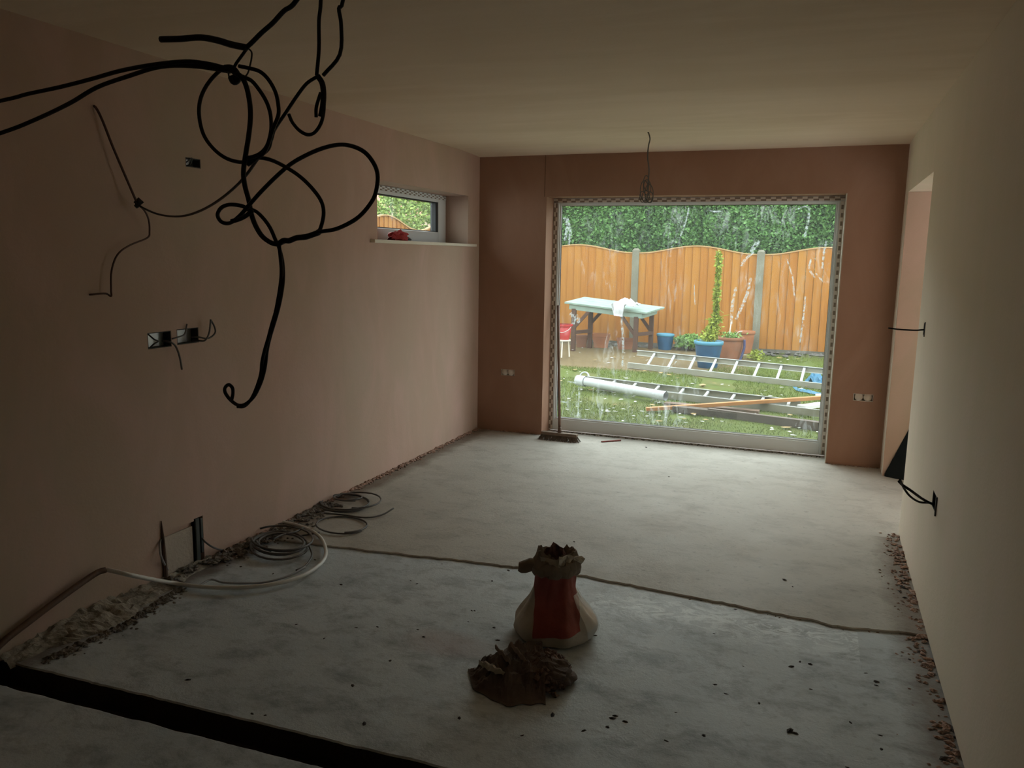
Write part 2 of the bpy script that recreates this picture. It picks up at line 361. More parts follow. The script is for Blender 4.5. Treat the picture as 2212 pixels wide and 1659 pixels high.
for a, b, c, w in drips:
    pts = spline([wp(*q, 1, 6.5585) for q in (a, b, c)], 6); m = MB(); vs = []; w_ = w/1725*6.9/2
    for i, p in enumerate(pts):
        d = (pts[min(i+1, len(pts)-1)]-pts[max(i-1, 0)]).normalized(); s = Vector((d.z, 0, -d.x)); k = w_*(.5+.8*abs(math.sin(i*1.7+w)))*(1-.5*abs(i/len(pts)-.5))
        for dy in (0, -.0012): vs += [p+s*k+Vector((0, dy, 0)), p-s*k+Vector((0, dy, 0))]
    N = len(pts); m.add(vs, [(i*4+2, i*4+3, i*4+7, i*4+6) for i in range(N-1)] + [(i*4, i*4+4, i*4+5, i*4+1) for i in range(N-1)] + [(i*4, i*4+2, i*4+6, i*4+4) for i in range(N-1)] + [(i*4+1, i*4+5, i*4+7, i*4+3) for i in range(N-1)])
    m.build('plaster_smear', M_drip, win)
# perforated plaster beads round the reveal
def perf(P0, u, v, n, L, Wd, pitch, hw, hh, rows, parent, mt=M_bead, diamond=False):
    P0, u, v, n = Vector(P0), Vector(u), Vector(v), Vector(n); m = MB(); N = max(1, int(L/pitch)); pitch = L/N
    rh = Wd/rows; P = lambda a, b, d=0: P0+u*a+v*b+n*d
    for i in range(N):
        for j in range(rows):
            a0, a1, b0, b1 = i*pitch, (i+1)*pitch, j*rh, (j+1)*rh
            off = (j % 2)*pitch*.5-pitch*.25
            cx, cy = (a0+a1)/2+off*.9, (b0+b1)/2; hwj = min(hw, (pitch-abs(off)*2*.9)*.48)
            h0, h1, k0, k1 = cx-hwj, cx+hwj, cy-hh, cy+hh
            q = [P(a0,b0), P(a1,b0), P(a1,b1), P(a0,b1), P(h0,k0), P(h1,k0), P(h1,k1), P(h0,k1)]
            m.add(q, [(0,1,5,4),(1,2,6,5),(2,3,7,6),(3,0,4,7)])
            q = [P(h0,k0), P(h1,k0), P(h1,k1), P(h0,k1)]; q2 = [P(h0,k0,-.004), P(h1,k0,-.004), P(h1,k1,-.004), P(h0,k1,-.004)]
            m.add(q+q2, [(0,1,5,4),(1,2,6,5),(2,3,7,6),(3,0,4,7)])
    o = m.build('perforated_bead', mt, parent)
    mb_ = MB(); mb_.add([P(0,0,-.0042), P(L,0,-.0042), P(L,Wd,-.0042), P(0,Wd,-.0042)], [(0,1,2,3)]); mb_.build('bead_backing', M_dark2, o)
    return o
M_dark2 = mat('bead_hole', (.30, .23, .18), .9)
yb = 6.528
perf((x0+.0, yb, z1-.036), (1,0,0), (0,0,1), (0,-1,0), x1-x0, .030, .074, .026, .007, 2, win)
perf((x0+.002, yb, .02), (0,0,1), (1,0,0), (0,-1,0), z1-.06, .034, .074, .026, .008, 2, win)
perf((x1-.034, yb, .02), (0,0,1), (1,0,0), (0,-1,0), z1-.06, .030, .060, .020, .008, 1, win)
MB().box((x1-.004, YB-.003, 0), (x1+.003, 6.535, z1)).build('corner_bead', mat('corner_bead', (.50, .47, .40), .6), win)
# ------------------------------------------------------------------ small side window
w2 = struct(empty('window_2'))
xf = XL-.20; a0, a1, b0, b1 = SW
def ringx(m, y0, y1, z0, z1, w, xx0, xx1, wb_=None, wt=None):
    wb_ = wb_ or w; wt = wt or w
    m.box((xx0, y0, z0), (xx1, y0+w, z1)); m.box((xx0, y1-w, z0), (xx1, y1, z1))
    m.box((xx0, y0+w, z1-wt), (xx1, y1-w, z1)); m.box((xx0, y0+w, z0), (xx1, y1-w, z0+wb_)); return m
ringx(MB(), a0, a1, b0+.004, b1, .14, xf-.06, xf, .085, .058).build('window_frame', M_white, w2, bevel=.005)
ringx(MB(), a0+.138, a1-.138, b0+.086, b1-.056, .010, xf-.05, xf-.012).build('gasket', M_gasket, w2)
MB().box((xf-.036, a0+.14, b0+.088), (xf-.035, a1-.14, b1-.058)).build('pane', M_glass2, w2)
MB().box((xf-.05, a1-.185, b0+.088), (xf-.004, a1-.140, b1-.060)).build('side_gasket', M_gasket, w2)
perf((xf+.006, a0+.01, b1-.036), (0,1,0), (0,0,1), (1,0,0), a1-a0-.02, .032, .07, .016, .005, 3, w2, M_white)
MB().box((xf+.002, 4.565, 1.578), (XL+.035, 6.214, 1.600)).build('window_sill', mat('sill_board', (.80, .74, .62), .5), w2, bevel=.004)
# ------------------------------------------------------------------ electrical boxes in the walls
def tubeobj(name, pts, r, mt, parent=None, k=5, n=8): return MB().tube(spline(pts, k), r, n).build(name, mt, parent, smooth=True)
def wall_box(name, label, ax, v, a, b, c, d, depth, inward, liner=M_metal, sidem=None):
    """open back box, ax: axis of wall normal, a..b along the wall, c..d height"""
    e = empty(name); tag(e, label, 'socket box', 'back boxes let into the plaster')
    w = .003; s = -inward; lo, hi = sorted((v+s*.001, v+s*(depth-.002)))
    def B(p0, p1, q0, q1, d0, d1):
        d0, d1 = sorted((v+s*d0, v+s*d1))
        return ((d0, p0, q0), (d1, p1, q1)) if ax == 0 else ((p0, d0, q0), (p1, d1, q1))
    m = MB(); m.box(*B(a+.001, b-.001, c+.001, d-.001, depth-.004, depth-.001)); m.build('box_back', liner, e)
    m = MB(); m.box(*B(a+.001, a+.004, c+.001, d-.001, .001, depth-.004)); m.box(*B(a+.004, b-.004, c+.001, c+.004, .001, depth-.004)); m.box(*B(a+.004, b-.004, d-.004, d-.001, .001, depth-.004))
    m.box(*B(b-.004, b-.001, c+.001, d-.001, .001, depth-.004)); m.build('box_rim', sidem or liner, e)
    return e
M_boxd = mat('black_and_shaded_metal', (.05, .05, .05), .7)  # black parts; on the box sides their shade is put into the colour
b1_ = wall_box('back_box', 'metal back box in left wall with crossed wires, left one of the low pair', 0, XL, *boxL[0], .047, 1, M_metal, M_boxd)
b2_ = wall_box('back_box', 'metal back box with a looped grey wire, right one of the low left wall pair', 0, XL, *boxL[1], .047, 1, M_metal, M_boxd)
b3_ = wall_box('back_box', 'small metal back box high on the left wall behind the black cables', 0, XL, *boxS, .047, 1, M_metal, M_boxd)
b4_ = wall_box('back_box', 'low back box in the far wall left of the big window', 1, YB, *boxB[0], .04, -1, mat('dusty_box', (.55, .43, .34), .8), M_bead)
b5_ = wall_box('back_box', 'low back box in the far wall right of the big window', 1, YB, *boxB[1], .04, -1, mat('dusty_box_two', (.62, .50, .40), .8), M_bead)
b6_ = wall_box('back_box', 'switch back box high beside the doorway on the right wall', 0, XR, *boxR[0], .04, -1, M_boxd, M_boxd)
b7_ = wall_box('back_box', 'low back box on the right wall with black wires hanging out', 0, XR, *boxR[1], .04, -1, M_boxd, M_boxd)
def wl_(x, y, off=.012): return wp(x, y, 0, XL+off)
tubeobj('wire', [wl_(320,722,-.03), wl_(333,733,.0), wl_(342,737,.01), wl_(334,742,.0), wl_(325,750,-.02)], .0035, M_greydk, b1_)
tubeobj('wire', [wl_(350,736,-.02), wl_(368,739,.015), wl_(378,746,.02), wl_(384,758,.03), wl_(389,775,.035), wl_(393,798,.03)], .0045, M_greydk, b1_)
tubeobj('wire', [wl_(372,732,.004), wl_(388,727,.012), wl_(399,721,.012), wl_(404,700,.006)], .0035, M_greydk, b2_)
tubeobj('wire', [wl_(415,728,-.03), wl_(428,728,.02), wl_(445,731,.04), wl_(456,728,.045), wl_(465,718,.05), wl_(463,705,.05), wl_(456,692,.045)], .004, M_greydk, b2_)
tubeobj('wire', [wl_(417,735,-.03), wl_(430,736,.02), wl_(443,735,.04), wl_(451,722,.045), wl_(454,705,.045), wl_(455,690,.045)], .0045, M_greydk, b2_)
tubeobj('wire', [wl_(400,352,-.03), wl_(407,347,.0), wl_(415,342,.01), wl_(410,355,-.01), wl_(402,358,-.03)], .003, M_greydk, b3_)
for e_, (a, b, c, d) in ((b4_, boxB[0]), (b5_, boxB[1])):
    for k, f in enumerate((.28, .72)):
        cx = a+(b-a)*f; MB().lathe([(.001, -.012), (.026, -.012), (.03, 0), (.026, .012), (.001, .012)], n=18, closed=True).build('coiled_wire', mat('pale_wire', (.60, .52, .44), .7), e_, smooth=True)
        o = e_.children[-1]; o.rotation_euler = (math.radians(78), 0, .3); o.location = (cx, YB+.012, (c+d)/2+.004)
tubeobj('wire', [(XR+.03, 4.555, 1.172), (XR-.01, 4.555, 1.170), (XR-.04, 4.56, 1.166), (XR-.11, 4.57, 1.166), (XR-.165, 4.58, 1.170)], .004, M_cable, b6_)
MB().box((XR-.004, 4.517, 1.138), (XR+.003, 4.523, 1.212)).build('plaster_edge', M_boxd, b6_)
MB().box((XR-.006, 3.578, .480), (XR+.003, 3.588, .560)).build('plaster_edge', M_boxd, b7_)
def rw(x, y, off): return wp(x, y, 0, XR-off)
tubeobj('wire', [rw(2018,1090,-.02), rw(2008,1086,.02), rw(1990,1076,.06), rw(1968,1060,.11), rw(1950,1048,.14), rw(1942,1040,.16)], .0055, M_cable, b7_)
tubeobj('wire', [rw(2018,1088,-.02), rw(2005,1086,.02), rw(1985,1084,.06), rw(1966,1072,.10), rw(1953,1055,.13), rw(1944,1036,.16)], .0045, M_cable, b7_)
# exposed chase low on the left wall: pale patch and an upright dark box
ch = empty('wall_chase', (0, 0, 0)); tag(ch, 'unplastered patch low on the left wall with dark upright trunking beside it', 'wall patch')
MB().box((XL-.0175, 2.72, .005), (XL-.008, 2.90, .200)).build('plasterboard_patch', mat('bare_board', (.50, .43, .35), .85, bump=.4, var=.12), ch)
m = MB().box((XL-.045, 2.910, .02), (XL+.006, 2.935, .232)); m.box((XL-.045, 2.945, .05), (XL+.004, 2.960, .225)); m.build('trunking', mat('dark_green_grey', (.055, .065, .06), .6), ch, bevel=.003)
MB().box((XL-.047, 2.936, .0), (XL-.02, 2.944, .235)).build('slot', M_boxd, ch)
m = MB().tube([(XL+.004, 2.70, .29), (XL+.006, 2.702, .20), (XL+.006, 2.705, .02)], [.002, .008, .012], 6); m.build('cut_edge', mat('cut_edge_brown', (.09, .055, .04), .9), ch)
m = MB()
for i in range(60):
    y_ = random.uniform(2.66, 3.0); m.chunk((XL+random.uniform(.0, .05), y_, random.uniform(0, .02)), random.uniform(.008, .02), 1, 1, .8)
m.build('crumbs', M_debris2, ch)['kind'] = 'stuff'
# ------------------------------------------------------------------ brown tube standing in for a dark shaded wall groove, and white conduit
tag(tubeobj('pipe', [wp(-70,1470,0,XL+.03), wp(0,1393,0,XL+.03), wp(60,1345,0,XL+.03), wp(140,1285,0,XL+.03), wp(205,1240,0,XL+.03), wp(228,1231,0,XL+.04)], .013, M_brown), 'brown tube standing in for the dark shaded groove low on the left wall, up to the white conduit', 'pipe')
hp = [wp(232,1231,0,XL+.045), wp(250,1235,0,XL+.08), wp(290,1244,0,XL+.15)] + [fl(x, y, .014) for x, y in ((370,1259),(440,1268),(520,1269),(590,1262),(650,1245),(690,1220),(704,1195),(695,1165),(672,1146),(640,1134),(612,1128))]
tag(tubeobj('conduit', hp, .0095, M_hose, k=7), 'white plastic conduit curving from the left wall over the floor', 'conduit')
gp = [wl_(347,1165,.0), wl_(345,1180,.012), wl_(350,1208,.03)] + [fl(x, y, .008) for x, y in ((370,1240),(395,1258),(425,1266),(455,1252),(480,1258),(520,1260),(570,1258),(620,1245),(660,1225))]
tag(tubeobj('cable', gp, .005, M_grey, k=6), 'thin grey cable dropping from the wall patch onto the floor inside the conduit', 'cable')
gp = [wl_(436,1162,.0), wl_(445,1172,.03), wl_(462,1183,.06)] + [fl(x, y, .006) for x, y in ((485,1188),(515,1180),(560,1160),(600,1148))]
tag(tubeobj('cable', gp, .0045, M_greydk, k=6), 'dark thin cable running from the upright trunking to the floor coil', 'cable')
# coils of cable on the floor
def coil(name, label, loops, r, mt, seed, tails=()):
    e = empty(name); tag(e, label, 'cable coil'); random.seed(seed)
    for (cx, cy, rx, ry, z, a0_, turns) in loops:
        pts = []; N = int(22*turns); ph = random.uniform(0, 6)
        for i in range(N+1):
            a = a0_+2*math.pi*i/22; k = 1+.05*math.sin(a*.73+ph)
            q = fl(cx+rx*k*math.cos(a), cy+ry*k*math.sin(a), 0); pts.append((q.x, q.y, z+.004*math.sin(a*1.3+ph)+.003*i/22))
        MB().tube(pts, r, 8).build('cable_loop', mt, e, smooth=True)
    for tl in tails: tubeobj('cable_end', tl, r, mt, e)
    return e
coil('cable_coil', 'coil of dark grey cable on the floor inside the white conduit loop', [(602,1182,64,30,.010,.3,1.1),(600,1183,56,24,.020,1.,1.6),(606,1184,50,19,.030,2.,1.2),(607,1177,66,28,.034,4.,.9)], .0055, M_greydk, 3,
     [[fl(590,1165,.03), fl(610,1155,.035), fl(640,1148,.03), fl(655,1140,.02)], [fl(668,1180,.03), fl(674,1200,.012), fl(660,1222,.008), fl(640,1232,.008)]])
coil('cable_coil', 'coil of dark cable on the floor by the left wall, farthest from the camera', [(738,1090,56,20,.009,.2,1.3),(745,1092,52,18,.018,2.,1.5),(752,1084,30,8,.026,1.,1.2),(775,1089,50,18,.024,3.6,.75),(738,1138,54,19,.008,.6,1.15)], .005, M_greydk, 5,
     [[fl(700,1108,.02), fl(740,1112,.012), fl(790,1118,.012), fl(825,1112,.012), fl(850,1098,.03)], [fl(690,1150,.008), fl(665,1155,.008), fl(640,1158,.006)]])
M_lightc = M_grey
random.seed(11)
# ------------------------------------------------------------------ hanging cables in the foreground
YC = 1.5
def hp_(pts, y0=YC, amp=.02, seed=0):
    out = []
    for i, q in enumerate(pts):
        yy = (q[2] if len(q) > 2 else y0) + amp*math.sin(i*.9+seed); out.append(wp(q[0], q[1], 1, yy))
    return out
def strand(name, pts, r, parent, mt=M_cable, y0=YC, amp=.015, seed=0, pre=(), post=(), k=5):
    r = [q*.84 for q in r] if isinstance(r, list) else r*.84
    return tubeobj(name, list(pre)+hp_(pts, y0, amp, seed)+list(post), r, mt, parent, k)
E1 = empty('hanging_cable'); tag(E1, 'taped black cable stub hanging from the ceiling above the big tangle', 'cable')
strand('taped_end', [(347,85),(390,84),(433,81),(469,87),(499,96),(532,103)], .0085, E1, amp=.004)
topB = wp(641, 0, 1, YC)
strand('cable', [(530,104),(541,95),(565,71),(589,50),(613,24),(641,0)], .0062, E1, amp=.0, post=[topB+Vector((.07, .0, .09)), Vector((topB.x+.14, YC+.02, HT-.02)), Vector((topB.x+.16, YC+.02, HT+.02))])
strand('tie', [(534,104),(524,118),(511,136),(505,147)], .0042, E1, amp=.0)
strand('tie', [(536,104),(544,115),(540,142),(532,163),(511,173),(497,170),(493,157)], .0022, E1, mat('grey_tie', (.06, .055, .05), .6), amp=.0)
E2 = empty('hanging_cable'); tag(E2, 'large tangle of black cable loops hanging in front of the left wall', 'cable')
lw1 = Vector((XL-.01, 1.42, 1.86)); lw2 = Vector((XL-.01, 1.40, 1.78))
strand('cable', [(0,218,1.47),(60,203),(130,188),(200,170),(260,153),(330,140),(400,133),(450,138),(497,150)], .0058, E2, amp=.006, pre=[wp(-220,262,1,1.44), wp(-420,320,1,1.42)][::-1])
strand('cable', [(0,288,1.47),(75,259),(149,224),(209,189),(279,164),(348,144),(423,143),(497,154)], .0062, E2, amp=.006, seed=2, pre=[wp(-200,352,1,1.44), wp(-400,420,1,1.42)][::-1])
strand('cable', [(505,146),(478,151),(451,178),(434,211),(430,247),(439,289),(460,320),(487,341),(517,350),(541,347),(565,335),(577,317),(589,280),(601,250),(601,226),(595,199),(580,172),(562,155),(541,148),(517,143)], .0052, E2, seed=1)
strand('cable', [(510,160),(530,168),(547,178),(571,211),(583,241),(586,271),(583,295),(575,318),(560,333),(540,340),(530,338)], .0052, E2, seed=3)
strand('cable', [(510,158),(524,169),(534,193),(540,226),(541,256),(537,295),(531,332),(526,371),(529,401),(537,431),(541,452),(546,472),(555,493),(568,512),(587,525),(603,528)], .0066, E2, seed=5)
strand('cable', [(541,452),(555,458),(571,474),(584,493),(595,518),(602,533),(609,558),(612,586),(611,613),(606,645),(599,675),(591,702),(583,729),(577,756),(574,783),(570,805),(562,830),(548,857),(530,873),(514,875),(498,864),(487,849),(486,838),(494,831),(502,838),(503,851),(500,865)], .0050, E2, seed=2, amp=.008)
strand('cable', [(603,530),(606,558),(608,586),(606,613),(601,645),(595,675),(587,702),(580,729),(572,756),(566,783),(564,805),(557,830),(544,860),(528,877),(512,878)], .0050, E2, seed=4, amp=.008)
strand('cable', [(530,345),(562,341),(589,347),(619,362),(650,383),(677,410),(695,437),(699,464),(692,494),(685,501)], .0052, E2, seed=1)
strand('cable', [(585,300),(578,322),(556,340),(535,356)], .0062, E2, seed=1, amp=.004)
strand('cable', [(592,275),(584,305),(566,330),(548,345)], .0055, E2, seed=6, amp=.004)
strand('cable', [(603,527),(606,526),(636,514),(671,507),(690,501),(725,495),(758,480),(780,464),(800,440),(811,418),(816,383),(809,356),(788,329),(758,315),(728,313),(692,322),(656,338),(626,356),(595,383),(565,413),(538,443),(517,467),(496,482),(478,479),(470,464),(478,449),(496,442),(523,445),(540,455)], .0054, E2, seed=0, amp=.02)
strand('twist', [(600,529),(612,520),(625,520),(640,514),(660,512),(678,506),(692,501)], [.006]+[.0075]*29+[.005], E2, amp=.005)
strand('cable', [(545,455),(530,467),(515,474),(500,478)], .0062, E2, amp=.004, y0=YC-.01)
MB().tube(spline(hp_([(486,148),(498,148),(508,155),(514,168),(506,176),(500,165)], amp=.004)), .0085, 8).build('knot', M_cable, E2, smooth=True)
E3 = empty('hanging_cable'); tag(E3, 'pair of thin black cables tied in a hooked bundle, right of the big tangle', 'cable')
tj, tk = wp(693, 0, 1, YC), wp(741, 0, 1, YC)
strand('cable', [(693,0),(689,45),(689,105),(684,163)], .0048, E3, amp=0, pre=[Vector((tj.x+.01, YC, HT+.02)), tj+Vector((.005, 0, .12))])
strand('cable', [(741,0),(732,18),(737,54),(734,118),(698,163)], .0048, E3, amp=0, pre=[Vector((tk.x+.03, YC, HT+.02)), tk+Vector((.015, 0, .12))], k=4)
strand('bundle', [(686,164),(696,180),(699,205),(697,232),(693,252)], .0072, E3, amp=.002)
strand('cable', [(693,200),(688,215),(683,234),(683,253)], .0045, E3, amp=.002)
strand('hook', [(695,181),(700,226),(695,262),(681,285),(665,291),(647,282),(632,265),(624,247)], .0046, E3, amp=.002)
arc = [(684,166,1.50),(662,181,1.50),(641,208,1.51),(619,241,1.52),(595,277,1.54),(580,310,1.56),(556,344,1.60),(535,374,1.66),(511,401,1.74),(475,431,1.88),(436,454,2.05),(399,466,2.22),(366,467,2.38),(336,461,2.50),(309,449,2.60),(298,441,2.64)]
strand('cable', arc, .0046, E3, amp=0)
E4 = empty('hanging_cable'); tag(E4, 'thin reddish cable hanging against the left wall above the low boxes', 'cable')
strand('cable', [(203,229),(208,234),(222,262),(245,320),(275,390),(297,441)], .0042, E4, M_redcab, 0, 0) if False else tubeobj('cable', [wl_(200,228,-.01), wl_(208,234,.01), wl_(222,262,.02), wl_(245,320,.03), wl_(275,390,.04), wl_(297,441,.05)], .005, M_redcab, E4)
tubeobj('cable', [wl_(297,441,.05), wl_(312,455,.05), wl_(321,475,.04), wl_(323,500,.03), wl_(318,514,.03), wl_(280,530,.03), wl_(254,550,.03), wl_(241,585,.03), wl_(240,625,.03), wl_(240,640,.03), wl_(228,634,.02), wl_(200,636,.01), wl_(190,637,-.01)], .0038, M_redcab, E4)
m = MB().chunk(wl_(300,438,.05), .022, 1, 1, 1); m.chunk(wl_(296,446,.05), .016, 1, 1, 1); m.build('knot', M_cable, E4)
# far pendant wire in the middle of the ceiling
E5 = empty('ceiling_wire'); tag(E5, 'thin grey wire with a small tangle hanging from the ceiling before the big window', 'cable')
YP = 5.42; C0 = Vector((-1.128, YP, HT))
tubeobj('wire', [C0+Vector((-.012, 0, .01)), C0+Vector((.002, 0, -.004)), wp(1404,300,1,YP), wp(1401,315,1,YP), wp(1399,340,1,YP), wp(1402,365,1,YP), wp(1400,395,1,YP), wp(1398,412,1,YP)], .0045, M_greydk, E5)
for k, (cx, cy, rx, ry) in enumerate(((1398,405,8,17),(1392,412,9,22),(1402,418,9,20),(1395,425,8,13),(1388,425,6,12),(1404,426,7,12),(1396,395,6,16))):
    pts = [wp(cx+rx*math.cos(a), cy+ry*math.sin(a), 1, YP+.02*math.sin(a*1.5+k)) for a in np.linspace(0, 6.3, 18)]
    MB().tube(pts, .003, 6).build('wire_loop', M_greydk, E5, smooth=True)
# ------------------------------------------------------------------ broom
B = empty('broom', (-1.935, 6.21, 0)); tag(B, 'wooden broom with long thin handle leaning against the big window', 'broom')
MB().box((-2.085, 6.185, .040), (-1.775, 6.235, .066)).build('broom_head', mat('broom_wood', (.20, .14, .10), .7, bump=.3, var=.2, vscale=20), B, bevel=.006)
m = MB(); random.seed(4)
for i in range(520):
    x = random.uniform(-2.08, -1.78); y = random.uniform(6.19, 6.23); k = (x+1.93)/.16
    dx = k*.030+random.uniform(-.01, .01); dy = (y-6.21)*1.0+random.uniform(-.012, .008)-.01
    m.add([(x-.0022, y, .045), (x+.0022, y, .045), (x+dx+.001, y+dy, .0), (x+dx-.001, y+dy, .0), (x, y+.0025, .045)], [(0,1,2,3),(1,4,2),(4,0,3,2)])
m.build('bristles', mat('bristles', (.15, .11, .08), .9), B)['kind'] = 'stuff'
MB().lathe([(.017, .062), (.016, .085), (.014, .11)], (-1.93, 6.213, 0), 12, closed=True).build('socket', M_brown, B, smooth=True)
bt = wp(1206, 660, 1, 6.52)
MB().tube([(-1.93, 6.213, .07), Vector((-1.93, 6.213, .07)).lerp(bt, .5), bt], .0115, 10).build('broom_handle', mat('handle_wood', (.21, .12, .085), .55), B, smooth=True)
for o in list(B.children): o.location = Vector(o.location)-Vector(B.location)
# red stick and bits on the floor near the window
a, b = fl(1299, 954, .006), fl(1341, 951, .006)
tag(MB().beam(a, b, .014, .010).build('stick', mat('red_stick', (.22, .045, .035), .6), bevel=.002), 'short dark red stick on the floor right of the broom', 'stick')
# red pouch on the sill
P = empty('pouch', (XL-.05, 5.02, 1.600)); tag(P, 'crumpled red pouch with a black nozzle lying on the small window sill', 'pouch')
def crumple(cx, cy, cz_, sx, sy, sz, n=14, k=10, amp=.25, seed=0, flat=True):
    m = MB(); vs = []
    for i in range(n+1):
        for j in range(k*2):
            th = math.pi*i/n; ph = math.pi*j/k; v = Vector((math.sin(th)*math.cos(ph), math.sin(th)*math.sin(ph), math.cos(th)))
            q = 1+amp*noise.noise(v*2.2+Vector((seed, 0, 0)))+amp*.6*noise.noise(v*5+Vector((0, seed, 0)))
            z = v.z*sz*q; z = max(z, -sz*.55) if flat else z
            vs.append((cx+v.x*sx*q, cy+v.y*sy*q, cz_+z+(sz*.55 if flat else 0)))
    K = k*2; m.add(vs, [(i*K+j, (i+1)*K+j, (i+1)*K+(j+1)%K, i*K+(j+1)%K) for i in range(n) for j in range(K)]); return m
crumple(0, 0, 0, .05, .105, .042, amp=.5, seed=2).build('pouch_body', mat('red_fabric', (.42, .035, .04), .7, bump=.5, bscale=80), P)
MB().tube([(0, .09, .022), (0, .14, .018), (0, .19, .012)], [.02, .014, .006], 10).build('nozzle', M_boxd, P, smooth=True)
# ------------------------------------------------------------------ black sheet in the doorway
n_ = 16; A_, Bq = fl(1912, 1027), Vector((.86, 6.0, 0))
tA = Vector((XR+.02, 6.10, 0)); m = MB(); vs = []
for i in range(n_+1):
    t_ = i/n_; x = XR+.015+t_*.40; top = .02+t_*1.05; y = 6.125-.01-.0*t_
    for j in range(7):
        s_ = j/6; foot = (1-s_)*.10*min(1, t_*2)
        vs.append((x, y-foot-.006*math.sin(t_*14+s_), s_*top))
N1 = len(vs); vs += [(x, y+.006 if y < 6.11 else 6.127, z) for x, y, z in vs]
q = [(i*7+j, (i+1)*7+j, (i+1)*7+j+1, i*7+j+1) for i in range(n_) for j in range(6)]
m.add(vs, q+[tuple(N1+k for k in f[::-1]) for f in q])
tag(m.build('black_sheet', mat('black_plastic', (.008, .012, .014), .5, spec=.2), smooth=True), 'black sheet leaning in the doorway on the right, sloping top edge', 'sheet')
# ------------------------------------------------------------------ sack of plaster
random.seed(21)
SC = Vector((-.912, 2.93, -.011)); K = empty('plaster_sack', SC); tag(K, 'half-used plaster sack standing mid floor, red label and rolled open top', 'sack')
aC = math.atan2(0-SC.y, 0-SC.x)      # towards the camera
prof = [(0, .138), (.012, .158), (.03, .168), (.06, .165), (.09, .150), (.12, .128), (.15, .108), (.18, .094), (.21, .086), (.25, .082), (.29, .080), (.32, .078), (.345, .074)]
def sackr(z, a):
    for (z0_, r0_), (z1_, r1_) in zip(prof, prof[1:]):
        if z0_ <= z <= z1_: r = r0_+(r1_-r0_)*(z-z0_)/(z1_-z0_); break
    else: r = prof[-1][1]
    w = min(1, z/.12); f = .05+.05*w
    r *= 1+f*noise.noise(Vector((math.cos(a)*2.1, math.sin(a)*2.1, z*7)))*1.6+.03*noise.noise(Vector((math.cos(a)*7, math.sin(a)*7, z*22)))
    r *= 1-.06*(1-w)*math.sin(a-aC)**2 if False else 1
    return r
def sackmesh(za, zb, nz, da0, da1, na, off, close=False, zedge=None):
    m = MB(); vs = []
    for i in range(nz+1):
        for j in range(na+(0 if close else 1)):
            a = aC+da0+(da1-da0)*j/na; z = za+(zb-za)*i/nz
            if zedge: z = zedge(i/nz, a)
            r = sackr(z, a)+off; vs.append((math.cos(a)*r, math.sin(a)*r*.92, z))
    c = na+(0 if close else 1)
    for i in range(nz):
        for j in range(na): m.f.append((i*c+j, i*c+(j+1) % c if close else i*c+j+1, (i+1)*c+(j+1) % c if close else (i+1)*c+j+1, (i+1)*c+j))
    m.v = vs
    if close: m.f.append(tuple(range(c))[::-1])
    return m
sackmesh(0, .345, 30, 0, 2*math.pi, 64, 0, True).build('sack_body', mat('paper_sack', (.50, .46, .39), .7, bump=.4, bscale=25, var=.15, vscale=14), K, smooth=True)
M_redlab = mat('red_label', (.33, .075, .06), .6, bump=.4, bscale=30, var=.2, vscale=12)
rc = Vector((math.cos(aC), math.sin(aC), 0)); sg = 1 if Vector((-math.sin(aC), math.cos(aC), 0)).dot(rt) > 0 else -1
m = MB(); vs = []
for i in range(27):
    for j in range(31):
        t_ = i/26; z = .045+.225*t_+.022*(1-t_)*(j/30); r_ = sackr(z, aC)
        lim = .985*r_; lo = max(-lim, -.078); hi = min(lim, .078+.026*(1-t_)**.7); w_ = lo+(hi-lo)*j/30
        a = aC+sg*math.asin(max(-.985, min(.985, w_/r_))); r2 = sackr(z, a)+.003; vs.append((math.cos(a)*r2, math.sin(a)*r2*.92, z))
m.add(vs, [(i*31+j, i*31+j+1, (i+1)*31+j+1, (i+1)*31+j) for i in range(26) for j in range(30)])
m.build('red_label', M_redlab, K, smooth=True)
# brown rolled-down paper collar and flaps
n = NT('inner_paper'); M_paper = n.done(n.mix(n.noise(18, 5), (.17, .13, .10), (.32, .27, .21)), .8, n.noise(40, 5), .4)
m = MB(); vs = []; na = 44; rowsz = [(.262, .004), (.275, .016), (.295, .020), (.315, .014), (.328, .004), (.340, .000), (.352, -.008), (.345, -.022), (.32, -.026)]
for i, (z, o_) in enumerate(rowsz):
    for j in range(na):
        a = 2*math.pi*j/na; r = sackr(min(z, .34), a)+o_; fz = .018*noise.noise(Vector((math.cos(a)*3, math.sin(a)*3, i*.5)))*(1+i*.12)
        lean = .35*max(0, z-.30)
        vs.append((math.cos(a)*r*(1-lean*2)+lean*.1, math.sin(a)*r*.92*(1-lean*2), z+fz+.012*(i > 3)*math.sin(a*2+1)))
m.add(vs, [(i*na+j, i*na+(j+1) % na, (i+1)*na+(j+1) % na, (i+1)*na+j) for i in range(len(rowsz)-1) for j in range(na)])
m.build('rolled_collar', M_paper, K)
rc = Vector((math.cos(aC), math.sin(aC), 0)); sd = Vector((-math.sin(aC), math.cos(aC), 0))     # sd points to the left in view? see sign below
if sd.dot(rt) > 0: sd = -sd
